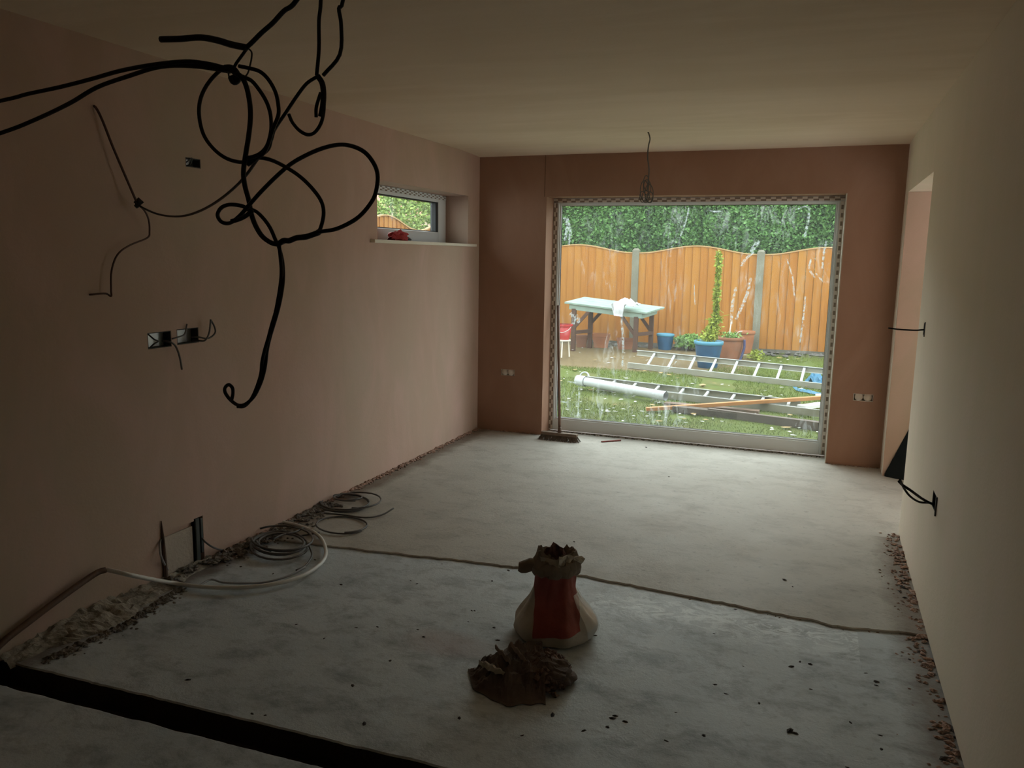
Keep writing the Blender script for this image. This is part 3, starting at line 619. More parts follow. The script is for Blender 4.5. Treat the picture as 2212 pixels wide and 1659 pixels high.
# left roll (a curled flap) and right torn flap
c_ = sd*.098+rc*.02; m = MB()
m.tube([c_-sd*.045+Vector((0,0,.302)), c_+Vector((0,0,.300)), c_+sd*.035+Vector((0,0,.285)), c_+sd*.042+Vector((0,0,.268))], [.018, .027, .026, .012], 10)
m.build('rolled_flap', M_paper, K, smooth=True)
def sheet(pts_grid, thick, name, mt, parent, smooth=True):
    R = len(pts_grid); Cc = len(pts_grid[0]); vs = [Vector(p) for row in pts_grid for p in row]; nrm = []
    for i in range(R):
        for j in range(Cc):
            a = vs[min(i+1, R-1)*Cc+j]-vs[max(i-1, 0)*Cc+j]; b = vs[i*Cc+min(j+1, Cc-1)]-vs[i*Cc+max(j-1, 0)]; q = a.cross(b); nrm.append(q.normalized() if q.length > 1e-9 else Vector((0,0,1)))
    f = [(i*Cc+j, i*Cc+j+1, (i+1)*Cc+j+1, (i+1)*Cc+j) for i in range(R-1) for j in range(Cc-1)]; N = len(vs)
    bd = [i for i in range(Cc)]+[i*Cc+Cc-1 for i in range(1, R)]+[(R-1)*Cc+j for j in range(Cc-2, -1, -1)]+[i*Cc for i in range(R-2, 0, -1)]
    m = MB(); m.add(list(vs)+[v+n_*thick for v, n_ in zip(vs, nrm)], f+[tuple(N+k for k in q[::-1]) for q in f]+[(bd[k], bd[(k+1) % len(bd)], N+bd[(k+1) % len(bd)], N+bd[k]) for k in range(len(bd))])
    return m.build(name, mt, parent, smooth=smooth)
M_torn = mat('pale_torn_paper', (.62, .58, .50), .75, bump=.5, bscale=30, var=.15, vscale=20)
rr_ = -sd
g = [[rr_*(.012+.105*j/7-.006*i*(j/7))+rc*(.085-.075*(j/7)+.012*math.sin(j*1.9+i*1.1))+Vector((0, 0, .362-.030*(j/7)**2-.0145*i*(.7+.5*math.sin(j*.9)))) for j in range(8)] for i in range(6)]
sheet(g, .002, 'torn_flap', M_torn, K, False)
g = [[rr_*(-.05+.09*j/7)+rc*(.035+.01*math.sin(j*2+i))+Vector((0, 0, .335+.062*math.sin(math.pi*(j+1)/9)*(i/4)+.006*math.sin(j*2.5))) for j in range(8)] for i in range(5)]
sheet(g, .002, 'raised_flap', mat('brown_lip', (.17, .085, .07), .7, bump=.3), K, False)
# clear plastic skirt on the right of the bag
n = NT('clear_plastic'); tr = n.n('ShaderNodeBsdfTransparent'); gl = n.n('ShaderNodeBsdfGlossy'); gl.inputs['Roughness'].default_value = .25; mx = n.n('ShaderNodeMixShader'); mx.inputs[0].default_value = .35
n.l(tr.outputs[0], mx.inputs[1]); n.l(gl.outputs[0], mx.inputs[2]); n.l(mx.outputs[0], n.t.nodes['Material Output'].inputs[0])
sackmesh(.03, .19, 12, .9, 2.3, 20, .006).build('plastic_wrap', n.m, K, smooth=True)
# ------------------------------------------------------------------ torn dark sack with rubble in front
H_ = empty('torn_sack', (-.885, 2.545, -.011)); tag(H_, 'torn dark paper sack lying flat with rubble, in front of the standing sack', 'sack')
M_sackd = NT('dark_paper'); M_sackd = M_sackd.done(M_sackd.mix(M_sackd.noise(16, 5), (.060, .044, .038), (.20, .155, .125)), .85, M_sackd.noise(50, 5), .5)
def HP(x, y, z=-.011): q = fl(x, y, z); return Vector((q.x+.885, q.y-2.545, z+.011))
g = []
for i in range(41):
    row = []
    for j in range(25):
        u_, v_ = i/40, j/24
        top = 1448-46*min(1, u_*1.8)**1.3+9*noise.noise(Vector((u_*6, 1, 0))); bot = 1490+36*min(1, u_*2.2)**.8+10*noise.noise(Vector((u_*5, 9, 0)))
        px = 1016+158*u_+10*(v_-.5); py = top+(bot-top)*v_; q = HP(px, py, -.011)
        ed = min(1, 3.2*min(v_*1.6, 1-v_, u_*1.1+.02, (1-u_)+.3)); ed = ed*ed*(3-2*ed)
        t_ = u_*2.6+v_*2.2+1.3*noise.noise(Vector((u_*3, v_*3, 0))); rg_ = 1-abs(2*(t_-math.floor(t_))-1)
        h = .004+ed*(.028+.022*u_+.030*rg_**1.3*(1-.5*v_)+.030*noise.noise(Vector((u_*7, v_*6, 3)))+.016*noise.noise(Vector((u_*19, v_*15, 7))))
        row.append(Vector((q.x, q.y, max(.002, h))))
    g.append(row)
sheet(g, -.003, 'pleated_paper', M_sackd, H_, False)
M_fold = mat('pale_fold', (.42, .38, .32), .8, bump=.3)
for pl, wd, hh_ in (((((1034,1469),(1052,1474),(1070,1484),(1090,1494))), 9, .050), ((((1070,1440),(1088,1458),(1102,1474))), 4, .062), ((((1104,1436),(1120,1454),(1134,1474))), 4, .066)):
    pts = spline([HP(*p) for p in pl], 4); g = []
    for i, p in enumerate(pts):
        d = (pts[min(i+1, len(pts)-1)]-pts[max(i-1, 0)]).normalized(); sdv = Vector((-d.y, d.x, 0)); w_ = wd/560*math.sin(math.pi*(i+.6)/(len(pts)+.2))
        g.append([p+sdv*w_*(k/3-.5)*2+Vector((0, 0, hh_*.8+.022+.016*math.sin(math.pi*k/3)+.004*math.sin(i*1.9+k))) for k in range(4)])
    sheet(g, -.004, 'paper_fold', M_fold if wd > 5 else mat('dull_fold', (.26, .20, .165), .85), H_, False)
m = MB(); random.seed(8)
for i in range(900):
    u_, v_ = random.gauss(0, .42), random.gauss(0, .40)
    if u_*u_+v_*v_ > 1: continue
    q = HP(1178+u_*58, 1466+v_*46); h = .085*max(0, 1-(u_*u_+v_*v_))**.7; m.chunk((q.x, q.y, h*random.uniform(.3, 1)), random.uniform(.006, .019), 1, 1, .8)
m.build('rubble', mat('dark_rubble', (.15, .10, .08), .95, bump=.6, var=.6, vscale=40), H_)['kind'] = 'stuff'
crumple(0, 0, 0, .10, .085, .055, 20, 16, .22, 5).build('rubble_core', M_sackd, H_); o = H_.children[-1]; q = HP(1180, 1470); o.location = (q.x, q.y, 0)
# ------------------------------------------------------------------ debris
def debris(path, count, width, rmin, rmax, mt, label, seed, cat='debris'):
    random.seed(seed); m = MB(); L = len(path)-1
    for i in range(count):
        t_ = random.random()*L; k = int(t_); p = Vector(path[k]).lerp(Vector(path[min(k+1, L)]), t_-k)
        w_ = abs(random.gauss(0, .45))*width; c = Vector((path[0][3] if len(path[0]) > 3 else 0, 0, 0))
        r = random.uniform(rmin, rmax)*(1.2-min(1, w_/width)*.7)
        m.chunk((p.x+w_*NX[0], p.y+w_*NX[1], p.z+r*.25), r, random.uniform(.8, 1.5), 1, .6)
    return tag(m.build('debris', mt), label, cat, kind='stuff')
NX = (1, 0)
debris([(XL+.004, 3.0, 0), (XL+.004, 4.6, 0), (XL+.004, 6.3, 0)], 620, .045, .006, .018, M_debris, 'crumbled pink plaster along the foot of the left wall', 31)
debris([(XL+.01, 2.95, 0), (XL+.01, 3.25, 0), (XL+.01, 3.6, 0), (XL+.01, 4.0, 0)], 420, .16, .008, .022, M_debris2, 'grey rubble and dirt under the floor coils by the left wall', 32)
NX = (0, -1)
debris([(XL+.1, YB-.004, 0), (-2.15, YB-.004, 0)], 120, .02, .005, .012, M_debris, 'plaster crumbs along the foot of the far wall left of the big window', 33)
debris([(.15, YB-.004, 0), (.5, YB-.004, 0)], 60, .02, .005, .010, M_debris, 'plaster crumbs along the foot of the far wall right of the big window', 34)
debris([(-2.1, 6.525, 0), (.1, 6.525, 0)], 300, .03, .005, .012, M_debris2, 'dark dirt line below the big window frame', 35)
NX = (-1, 0)
debris([(XR-.004, 2.2, -.011), (XR-.004, 3.3, -.011), (XR-.004, 4.0, 0), (XR-.004, 4.78, 0)], 380, .11, .005, .014, M_debris, 'brown plaster crumbs along the foot of the right wall', 36)
# low rough mound where the plaster stops above the floor, front left
m = MB(); vs = []; NN = 90; MMj = 12
for i in range(NN+1):
    y = 1.90+(3.0-1.90)*i/NN
    wd = .05+.10*math.exp(-((y-2.28)/.22)**2)+.04*math.exp(-((y-2.62)/.15)**2)+.03*noise.noise(Vector((y*9, 0, 0)))
    hh = .032+.032*math.exp(-((y-2.30)/.25)**2)
    for j in range(MMj+1):
        s_ = j/MMj; z = -.012+hh*(1-s_)**.8*(1+.5*noise.noise(Vector((y*22, s_*5, 1))))+.008*noise.noise(Vector((y*60, s_*14, 3)))
        vs.append((XL+.002+wd*s_, y, z if j < MMj else -.02))
m.add(vs, [(i*(MMj+1)+j, i*(MMj+1)+j+1, (i+1)*(MMj+1)+j+1, (i+1)*(MMj+1)+j) for i in range(NN) for j in range(MMj)])
tag(m.build('mortar_ridge', mat('rough_mortar', (.30, .27, .22), .95, bump=1, bscale=30, var=.45, vscale=16)), 'rough grey-green mortar ridge at the foot of the left wall under the brown tube', 'mortar')
NX = (1, 0)
debris([(XL+.12, 1.95, -.011), (XL+.16, 2.3, -.011), (XL+.10, 2.7, -.011)], 260, .07, .005, .016, M_debris2, 'dark crumbs in front of the mortar ridge at the left wall', 37)
# larger countable crumbs scattered on the floor
crumbs = [(1396,967,4),(1388,951,3),(1445,1030,3),(1694,1253,6),(1712,1268,4),(1588,1317,5),(770,1357,5),(815,1355,5),(1067,1357,6),(1074,1384,6),(1019,1320,5),(1025,1320,5),(1012,1344,4),(903,1361,5),(915,1377,6),
          (1284,1374,6),(787,1565,9),(843,1428,6),(762,1482,8),(545,1543,6),(573,1546,5),(405,1470,7),(1194,1546,10),(1322,1553,9),(1330,1548,8),(1350,1560,8),(1312,1572,7),(1260,1580,7),(1128,1590,6),(992,1552,7),
          (1707,1580,13),(1716,1585,9),(1893,1474,8),(1894,1482,5),(1870,1455,5),(1965,1426,5),(1948,1418,4),(1710,1441,8),(1750,1436,7),(1728,1430,5),(1837,1562,6),(1904,1620,6),(1902,1590,6),(1830,1659,6),
          (1948,1268,8),(1946,1258,6),(1945,1279,6),(1952,1270,8),(1955,1292,6),(2062,1580,13),(2066,1595,10),(2070,1628,13),(2040,1640,14),(2052,1642,11),(1985,1409,8),(681,1210,5),(737,1264,6),(900,1262,4),(955,1219,3),(1098,1233,6),
          (887,1255,4),(1063,1256,5),(1240,1171,4),(1543,1370,4),(1568,1500,6),(1752,1490,5),(1640,1520,6),(1545,1480,6),(1520,1590,7),(1440,1602,6),(1460,1540,5),(1605,1440,4),(640,1350,5),(480,1210,5),(520,1225,5),(590,1240,4),(700,1380,5)]
random.seed(12); cm = []
for k in range(6):
    m = MB().chunk((0, 0, .3), 1, 1.5, .9, .55); o = m.build('crumb', M_crumb); cm.append(o.data); bpy.data.objects.remove(o)
for i, (x, y, s_) in enumerate(crumbs):
    q = fl(x, y, 0 if y < 1235 or (x > 1500 and y < 1300) else -.011); r = s_/1725*(q-EYE).length*.62
    o = bpy.data.objects.new('crumb', cm[i % 6]); COL.objects.link(o); o.location = (q.x, q.y, q.z); o.scale = (r, r, r*.8); o.rotation_euler = (0, 0, random.uniform(0, 6))
    tag(o, 'small dark crumb lying loose on the concrete floor', 'crumb', 'loose dark crumbs on the floor')
# ================================================================== garden
M_fence = None
n = NT('orange_fence_wood'); x, y, z = n.xyz()
gr_ = n.noise(3.0, 6, .6, n.mapv((18, 18, .7))); rv = n.n('ShaderNodeObjectInfo').outputs['Random']
c_ = n.mix(n.ramp(gr_, [(.3, 0.), (.75, 1.)]), (.29, .103, .014), (.41, .168, .026)); c_ = n.mix(n.math('MULTIPLY', rv, .55), c_, (.42, .20, .04))
M_fence = n.done(c_, .75, gr_, .3)
M_cap2 = mat('fence_capping', (.42, .26, .11), .7)
M_post = mat('concrete_post', (.19, .18, .135), .9, bump=.6, bscale=70, var=.18, vscale=6)
M_gravelb = mat('gravel_board', (.12, .11, .09), .9, bump=.6, bscale=50, var=.3, vscale=5)
# ground: lawn with a trampled mud area at the rear left
n = NT('garden_ground'); x, y, z = n.xyz(); nz = n.noise(1.4, 6, .6); n2 = n.noise(14, 7, .7); n3 = n.noise(70, 4, .6)
lawn = n.mix(n.ramp(n2, [(.35, 0.), (.65, 1.)]), (.065, .095, .014), (.12, .15, .028)); lawn = n.mix(n.ramp(nz, [(.52, 0.), (.68, .65)]), lawn, (.14, .12, .045))
mud = n.mix(n.ramp(n2, [(.35, 0.), (.7, 1.)]), (.13, .09, .043), (.21, .155, .078)); mud = n.mix(n.ramp(n3, [(.55, 0.), (.72, .6)]), mud, (.06, .045, .027))
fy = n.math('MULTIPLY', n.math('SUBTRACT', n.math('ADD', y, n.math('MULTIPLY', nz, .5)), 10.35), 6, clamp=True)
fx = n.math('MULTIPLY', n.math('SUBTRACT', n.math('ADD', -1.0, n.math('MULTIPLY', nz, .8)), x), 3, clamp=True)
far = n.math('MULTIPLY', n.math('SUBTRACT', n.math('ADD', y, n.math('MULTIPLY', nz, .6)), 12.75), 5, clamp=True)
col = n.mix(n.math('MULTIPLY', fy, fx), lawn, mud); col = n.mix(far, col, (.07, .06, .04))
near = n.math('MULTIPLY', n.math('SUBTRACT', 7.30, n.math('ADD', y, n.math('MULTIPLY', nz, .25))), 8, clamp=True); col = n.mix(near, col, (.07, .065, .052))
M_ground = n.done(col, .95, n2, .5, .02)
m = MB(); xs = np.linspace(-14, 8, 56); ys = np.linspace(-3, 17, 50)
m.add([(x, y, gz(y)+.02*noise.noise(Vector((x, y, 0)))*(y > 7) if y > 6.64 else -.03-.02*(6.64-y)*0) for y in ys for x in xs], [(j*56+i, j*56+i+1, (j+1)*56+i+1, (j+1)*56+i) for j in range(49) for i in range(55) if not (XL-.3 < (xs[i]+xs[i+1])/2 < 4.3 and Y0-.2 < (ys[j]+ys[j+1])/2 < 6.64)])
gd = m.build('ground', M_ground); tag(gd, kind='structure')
# grass blades
def blades(name, N, x0, x1, y0, y1, ok, hmin, hmax, mt, label):
    xs = rng.uniform(x0, x1, N*2); ys = rng.uniform(y0, y1, N*2); vs = []; fs = []; c = 0
    for x, y in zip(xs, ys):
        if not ok(x, y): continue
        h = random.uniform(hmin, hmax); a = random.uniform(0, 3.14); w = .004; dx, dy = math.cos(a)*w, math.sin(a)*w; lx, ly = random.uniform(-.02, .02), random.uniform(-.02, .02); z = gz(y)-.004
        vs += [(x-dx, y-dy, z), (x+dx, y+dy, z), (x+lx, y+ly, z+h)]; fs.append((c, c+1, c+2)); c += 3
        if len(fs) >= N: break
    m = MB(); m.v = vs; m.f = fs; o = m.build(name, mt); return tag(o, label, 'grass', kind='stuff')
random.seed(3)
n = NT('grass_blade'); M_grass = n.done(n.mix(n.noise(3, 5), (.085, .13, .018), (.20, .235, .042)), .6)
blades('grass', 60000, -4.5, 1.6, 7.25, 12.9, lambda x, y: noise.noise(Vector((x*1.4, y*1.4, 5))) > -.25 and not (y > 10.3 and x < -1.3) and random.random() < (1.0 if y < 11 else .5), .012, .035, M_grass, 'short green lawn grass outside the big window')
# fence -------------------------------------------------------------
FY, PS = 13.0, 1.944; posts = [-.871+PS*k for k in (-3, -2, -1, 0, 1, 2)]
plab = ['concrete fence post farthest left on the rear fence, beyond the window view', 'concrete fence post left of the panel behind the garden table', 'concrete fence post directly behind the right end of the garden table', 'concrete fence post right of the terracotta pots', 'concrete fence post just past the right edge of the big window', 'concrete fence post farthest right on the rear fence']
flab = ['orange fence panel at the far left of the rear fence', 'orange fence panel behind the pale green garden table', 'orange fence panel behind the tall climbing plant and blue pots', 'orange fence panel at the right of the big window view', 'orange fence panel farthest right beyond the window view']
def fence_post(p, lab, h=1.66):
    m = MB().box((-.055, -.05, -.2), (.055, .05, h-.03)); m.add([(-.055,-.05,h-.03),(.055,-.05,h-.03),(.055,.05,h-.03),(-.055,.05,h-.03),(-.03,-.03,h),(.03,-.03,h),(.03,.03,h),(-.03,.03,h)], [(4,5,6,7),(0,1,5,4),(1,2,6,5),(2,3,7,6),(3,0,4,7)])
    o = m.build('fence_post', M_post); o.location = p; return tag(o, lab, 'fence post', 'concrete posts of the garden fence')
def fence_panel(org, rz, lab, L=PS-.10, zb=.12, zt=1.56, amp=.12, nb=15, grp='arched orange fence panels'):
    e = empty('wooden_fence', org, rz); tag(e, lab, 'fence panel', grp)
    w = L/nb; top = lambda u: zt+amp*(.5-.5*math.cos(2*math.pi*u/L))
    for k in range(nb):
        a, b = k*w, (k+1)*w+.012; m = MB(); y0_, y1_ = -.012, 0.004
        b = min((k+1)*w-.004, L); ta, tb = top(a), top(b)
        m.add([(a,y0_-.010,zb),(b,y0_+.006,zb),(b,y1_,zb),(a,y1_,zb),(a,y0_-.010,ta),(b,y0_+.006,tb),(b,y1_,tb),(a,y1_,ta)], [(0,3,2,1),(4,5,6,7),(0,1,5,4),(1,2,6,5),(2,3,7,6),(3,0,4,7)])
        m.build('board', M_fence, e)
    m = MB(); N = 24
    for i in range(N):
        a, b = L*i/N, L*(i+1)/N; m.add([(a,-.03,top(a)),(b,-.03,top(b)),(b,.02,top(b)),(a,.02,top(a)),(a,-.03,top(a)+.018),(b,-.03,top(b)+.018),(b,.02,top(b)+.018),(a,.02,top(a)+.018)], [(0,3,2,1),(4,5,6,7),(0,1,5,4),(2,3,7,6)])
    m.build('capping', M_cap2, e)
    for zz in (zb+.2, (zb+zt)/2, zt-.12): MB().box((0, .006, zz), (L, .045, zz+.05)).build('rail', M_fence, e)
    MB().box((0, -.02, -.12), (L, .03, zb)).build('gravel_board', M_gravelb, e)
    return e
for px, lb in zip(posts, plab): fence_post((px, FY, .0), lb)
for px, lb in zip(posts, flab): fence_panel((px+.05, FY, .02), 0, lb)
for k, lb in enumerate(['side fence panel seen at the left of the small window', 'side fence panel seen at the right of the small window', 'side fence panel nearest the rear corner of the garden']):
    fence_panel((-5.5, 8.72+1.83*k, .14), math.pi/2, lb, 1.75, .12, 1.70, .17)
for k, lb in enumerate(['side fence post left of the small window view', 'side fence post between the two arched panels in the small window', 'side fence post near the rear corner of the garden']):
    fence_post((-5.5, 8.68+1.83*k, .12), lb, 1.74)
# hedge and trees --------------------------------------------------
def leaf_cloud(name, pts, size, mt, label, cat, grp=None, kind='stuff', parent=None):
    N = len(pts); a = rng.uniform(0, 2*np.pi, N); t_ = rng.uniform(-.9, .9, N); s = size*rng.uniform(.6, 1.4, N)
    d = np.stack([np.cos(a)*np.cos(t_), np.sin(a)*np.cos(t_), np.sin(t_)], 1); b = rng.normal(size=(N, 3)); b -= (b*d).sum(1)[:, None]*d; b /= np.linalg.norm(b, axis=1)[:, None]
    p = np.asarray(pts); v = np.stack([p, p+d*s[:, None]*.5+b*s[:, None]*.28, p+d*s[:, None], p+d*s[:, None]*.5-b*s[:, None]*.28], 1).reshape(-1, 3)
    me = bpy.data.meshes.new(name); me.vertices.add(len(v)); me.vertices.foreach_set('co', v.astype(np.float32).ravel())
    me.loops.add(N*4); me.loops.foreach_set('vertex_index', np.arange(N*4, dtype=np.int32)); me.polygons.add(N)
    me.polygons.foreach_set('loop_start', np.arange(0, N*4, 4, dtype=np.int32)); me.update(calc_edges=True); me.materials.append(mt)
    o = bpy.data.objects.new(name, me); link(o, parent)
    if label: tag(o, label, cat, grp)
    if kind: o['kind'] = kind
    return o
def leafmat(name, a, b, c=None, sc=6):
    n = NT(name); col = n.mix(n.ramp(n.noise(sc, 6, .7), [(.35, 0.), (.68, 1.)]), a, b)
    col = n.mix(n.math('MULTIPLY', n.ramp(n.noise(sc*9, 2), [(.5, 0.), (.62, 1.)]), .7), col, c or b)
    m = n.done(col, .6); n.b.inputs['Transmission Weight'].default_value = 0
    return m
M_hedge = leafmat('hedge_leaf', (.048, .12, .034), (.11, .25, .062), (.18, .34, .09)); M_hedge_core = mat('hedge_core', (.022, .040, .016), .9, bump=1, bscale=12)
hd = empty('hedge', (0, 14.2, 0)); hd.location = (0, 0, 0); tag(hd, 'tall clipped dark green hedge behind the rear fence', 'hedge')
m = MB(); nxh, nzh = 90, 30; vs = []
hy = lambda x, z: 13.75+.22*noise.noise(Vector((x*.9, z*.9, 0)))+.10*noise.noise(Vector((x*3, z*3, 4)))+.10*max(0, z-1.5)
HH = lambda x: 3.15+.12*noise.noise(Vector((x*.7, 9, 0)))
for j in range(nzh+1):
    for i in range(nxh+1):
        x = -6.3+14.3*i/nxh; z = HH(x)*j/nzh; vs.append((x, hy(x, z)+.10, z))
m.add(vs, [(j*91+i, j*91+i+1, (j+1)*91+i+1, (j+1)*91+i) for j in range(nzh) for i in range(nxh)])
m.box((-6.3, 14.2, 0), (8, 15.2, 3.0)); m.build('hedge_body', M_hedge_core, hd)
N = 150000; xx = rng.uniform(-6.3, 5, N); zz = rng.uniform(1.2, 3.3, N)
pts = [(x, hy(x, z)+random.uniform(-.06, .16), z) for x, z in zip(xx, zz) if z < HH(x)+random.uniform(-.1, .12)]
leaf_cloud('foliage', pts, .060, M_hedge, None, None, parent=hd)
# bushes seen through the small side window
M_bush = leafmat('bright_bush_leaf', (.11, .20, .04), (.28, .38, .085), (.38, .46, .13), 3); M_bush2 = leafmat('dark_bush_leaf', (.06, .11, .04), (.14, .21, .08), (.2, .28, .1), 3)
def bush(cx, cy, z0_, z1_, r, N, mt, label, leaf=.07):
    e = empty('bush', (0, 0, 0)); tag(e, label, 'bush', 'bushes beyond the side fence')
    c = Vector((cx, cy, (z0_+z1_)/2)); hz = (z1_-z0_)/2; v = rng.normal(size=(N, 3)); v /= np.linalg.norm(v, axis=1)[:, None]; k = rng.uniform(.55, 1.0, N)**.5
    pts = [(c.x+a[0]*r*q*(1+.35*noise.noise(Vector(a)*2.3)), c.y+a[1]*r*q*(1+.35*noise.noise(Vector(a)*2.3)), c.z+a[2]*hz*q*(1+.2*noise.noise(Vector(a)*3))) for a, q in zip(v, k)]
    leaf_cloud('foliage', pts, leaf, mt, None, None, parent=e)
    MB().tube(spline([(cx, cy, 0), (cx+.05, cy, z0_), (cx, cy+.05, c.z)], 3), .05, 8).build('trunk', mat('bark', (.12, .09, .06), .9), e)
bush(-6.45, 12.1, .8, 2.85, .72, 8000, M_bush, 'bright yellow-green bush in the right half of the small window')
bush(-7.6, 14.6, .8, 2.75, .8, 6000, M_bush, 'bright bush behind the corner of the side fence')
bush(-7.9, 12.9, .6, 2.38, .85, 7000, M_bush2, 'darker green bush in the left half of the small window')
# neighbour's house with a red roof, far off
hs = empty('house', (-19.5, 34, 0)); tag(hs, 'house with a pale red tiled roof beyond the bushes in the small window', 'house')
MB().box((-6, 0, 0), (5, 7, 3.4)).build('house_wall', mat('pale_brick', (.50, .33, .25), .9, var=.2), hs)
m = MB(); m.add([(-6.3,-.4,3.3),(5.3,-.4,3.3),(5.3,3.5,6.2),(-6.3,3.5,6.2),(5.3,7.4,3.3),(-6.3,7.4,3.3)], [(0,1,2,3),(3,2,4,5),(1,4,2),(0,3,5)]); rf = m.build('roof', mat('red_tiles', (.48, .20, .15), .8, var=.2, vscale=3), hs)
for k in range(3): 
    f_ = MB().box((-4.6+3.4*k, -.05, 1.3), (-3.4+3.4*k, .02, 2.5)).build('window', M_white, hs); MB().box((-4.5+3.4*k, -.07, 1.4), (-3.5+3.4*k, -.05, 2.4)).build('pane', mat('dark_pane', (.06, .08, .1), .1), f_)
# potting table ----------------------------------------------------
M_tab = mat('pale_green_paint', (.29, .39, .345), .6, var=.12, vscale=8); M_leg = mat('dark_leg_wood', (.09, .045, .03), .8, bump=.3)
T = empty('garden_table'); tag(T, 'pale green wooden garden table with brown braced legs by the fence', 'table')
NL, NR, FR = wp(1219, 652, 1, 11.75), wp(1397, 675, 1, 11.95), wp(1436, 663, 1, 12.45); FLq = NL+FR-NR
nrm_ = (NR-NL).cross(FLq-NL).normalized(); nrm_ = nrm_ if nrm_.z > 0 else -nrm_
L_ = (NR-NL); Wv = (FLq-NL)
for k in range(4):
    a = NL+Wv*(k/4+.008); b = NL+Wv*((k+1)/4-.008)
    m = MB(); q = [a, a+L_, b+L_, b]; m.add([p-nrm_*.028 for p in q]+q, [(0,3,2,1),(4,5,6,7),(0,1,5,4),(1,2,6,5),(2,3,7,6),(3,0,4,7)]); m.build('plank', M_tab, T, bevel=.003)
ins = .05
ap = [NL+L_*.05+Wv*.09, NL+L_*.93+Wv*.09, NL+L_*.93+Wv*.9, NL+L_*.05+Wv*.9]
for k in range(4): MB().beam(ap[k]-nrm_*.072, ap[(k+1) % 4]-nrm_*.072, .025, .085, nrm_).build('apron', M_tab, T, bevel=.002)
legs = [NL+L_*.10+Wv*.12, NL+L_*.86+Wv*.12, NL+L_*.88+Wv*.88, NL+L_*.12+Wv*.88]
for k, p in enumerate(legs):
    p = p-nrm_*.10; ft = Vector((p.x, p.y, gz(p.y)-.02)); MB().beam(ft, p, .065, .065, Vector((0,1,0))).build('leg', M_leg, T, bevel=.003)
    o2 = legs[(1, 0, 3, 2)[k]]-nrm_*.10; dr_ = (o2-p).normalized()
    MB().beam(p+Vector((0,0,-.30)), p+dr_*.24, .045, .04, Vector((0,1,0))).build('brace', M_leg, T)
for (a, b) in ((0, 3), (1, 2)):
    pa, pb = legs[a].copy(), legs[b].copy(); pa.z = pb.z = gz(12)+.28; MB().beam(pa, pb, .05, .05).build('cross_rail', M_leg, T)
# crumpled white cloth on the table
cl0 = wp(1347, 664, 1, 11.80); g = []
for i in range(15):
    row = []
    for j in range(13):
        u_, v_ = (i-7)/7, (j-6)/6
        p = cl0+L_.normalized()*u_*.16+Wv.normalized()*(v_*.13+.07)
        h = .035+.075*math.exp(-(u_*u_+v_*v_)*1.6)*(1+.9*noise.noise(Vector((u_*3.5, v_*3.5, 2))))+.025*noise.noise(Vector((u_*8, v_*8, 0)))
        if j < 4 and -6 < i-6 < 3: p = cl0+L_.normalized()*u_*.13-Wv.normalized()*(.035+.02*abs(math.sin(i*1.3)))+Vector((0,0,-(4-j)*.035)); h = .01
        row.append(p+Vector((0, 0, h)))
    g.append(row)
tag(sheet(g, .004, 'cloth', mat('white_cloth', (.52, .53, .55), .85, bump=.4), None, True), 'crumpled white cloth hanging over the edge of the green garden table', 'cloth')
# pots -------------------------------------------------------------
def pot(name, label, cx, ybot, wpx, hpx, mt, rimm=None, rim=.06, taper=.72, soil=True, square=False, cat='plant pot', straight=False):
    q = gr(cx, ybot); dist = (q-EYE).dot(fw); R = wpx/2/F_PX*dist; Hh = hpx/F_PX*dist*1.02
    e = empty(name, (q.x, q.y, q.z-.01)); tag(e, label, cat, 'garden pots')
    prof_ = [(R*taper*.97, 0), (R*taper, .01), (R*(taper+1)*.50, Hh*.5), (R*.93, Hh*(.86)), (R*.93, Hh*.875)]
    inner = [(R*.86, Hh*.875)]
    MB().lathe(prof_+inner+[(R*.80, Hh*.6), (.01, Hh*.6)], n=32).build('pot_body', mt, e, smooth=False)
    MB().lathe([(R*.93, Hh*.855), (R, Hh*.865), (R*1.01, Hh*.99), (R*.97, Hh), (R*.88, Hh), (R*.86, Hh*.86)], n=32).build('rim', rimm or mt, e, smooth=False)
    if soil: MB().lathe([(.01, Hh*.88), (R*.80, Hh*.88), (R*.85, Hh*.86)], n=20, closed=False).build('soil', M_dark, e)
    for o in e.children:
        if o.name.startswith(('pot_body', 'rim')): 
            o.data.polygons.foreach_set('use_smooth', [len(p.vertices) == 4 for p in o.data.polygons])
    return e, R, Hh
M_blue = mat('blue_glaze', (.022, .085, .18), .35, var=.3, vscale=10); M_bluel = mat('light_blue_rim', (.08, .27, .40), .35); M_terra = mat('terracotta', (.25, .10, .05), .8, var=.2, vscale=8)
M_terra2 = mat('orange_terracotta', (.32, .12, .05), .8, var=.2, vscale=8)
pot('plant_pot', 'small round blue glazed pot between the table and the climbing plant', 1436, 756, 38, 36, M_blue, M_bluel)
BP, bR, bH = pot('plant_pot', 'large blue glazed pot with light blue rim under the climbing plant', 1528, 793, 62, 58, M_blue, M_bluel, taper=.66)
TP, tR, tH = pot('plant_pot', 'large terracotta pot with a dark blue strip, right of the large blue pot', 1575, 777, 58, 50, M_terra)
m = MB(); pts = spline([Vector((tR*1.02, -.05, tH*.92)), Vector((tR*1.05, -.06, tH*.6)), Vector((tR*.92, -.08, tH*.25)), Vector((tR*.80, -.10, .01))], 5); m.tube(pts, .018, 8)
m.build('blue_strip', mat('navy_plastic', (.04, .045, .13), .5), TP, smooth=True)
pot('plant_pot', 'terracotta pot nearest the fence post, behind the pot with the blue strip', 1607, 762, 42, 48, M_terra2)
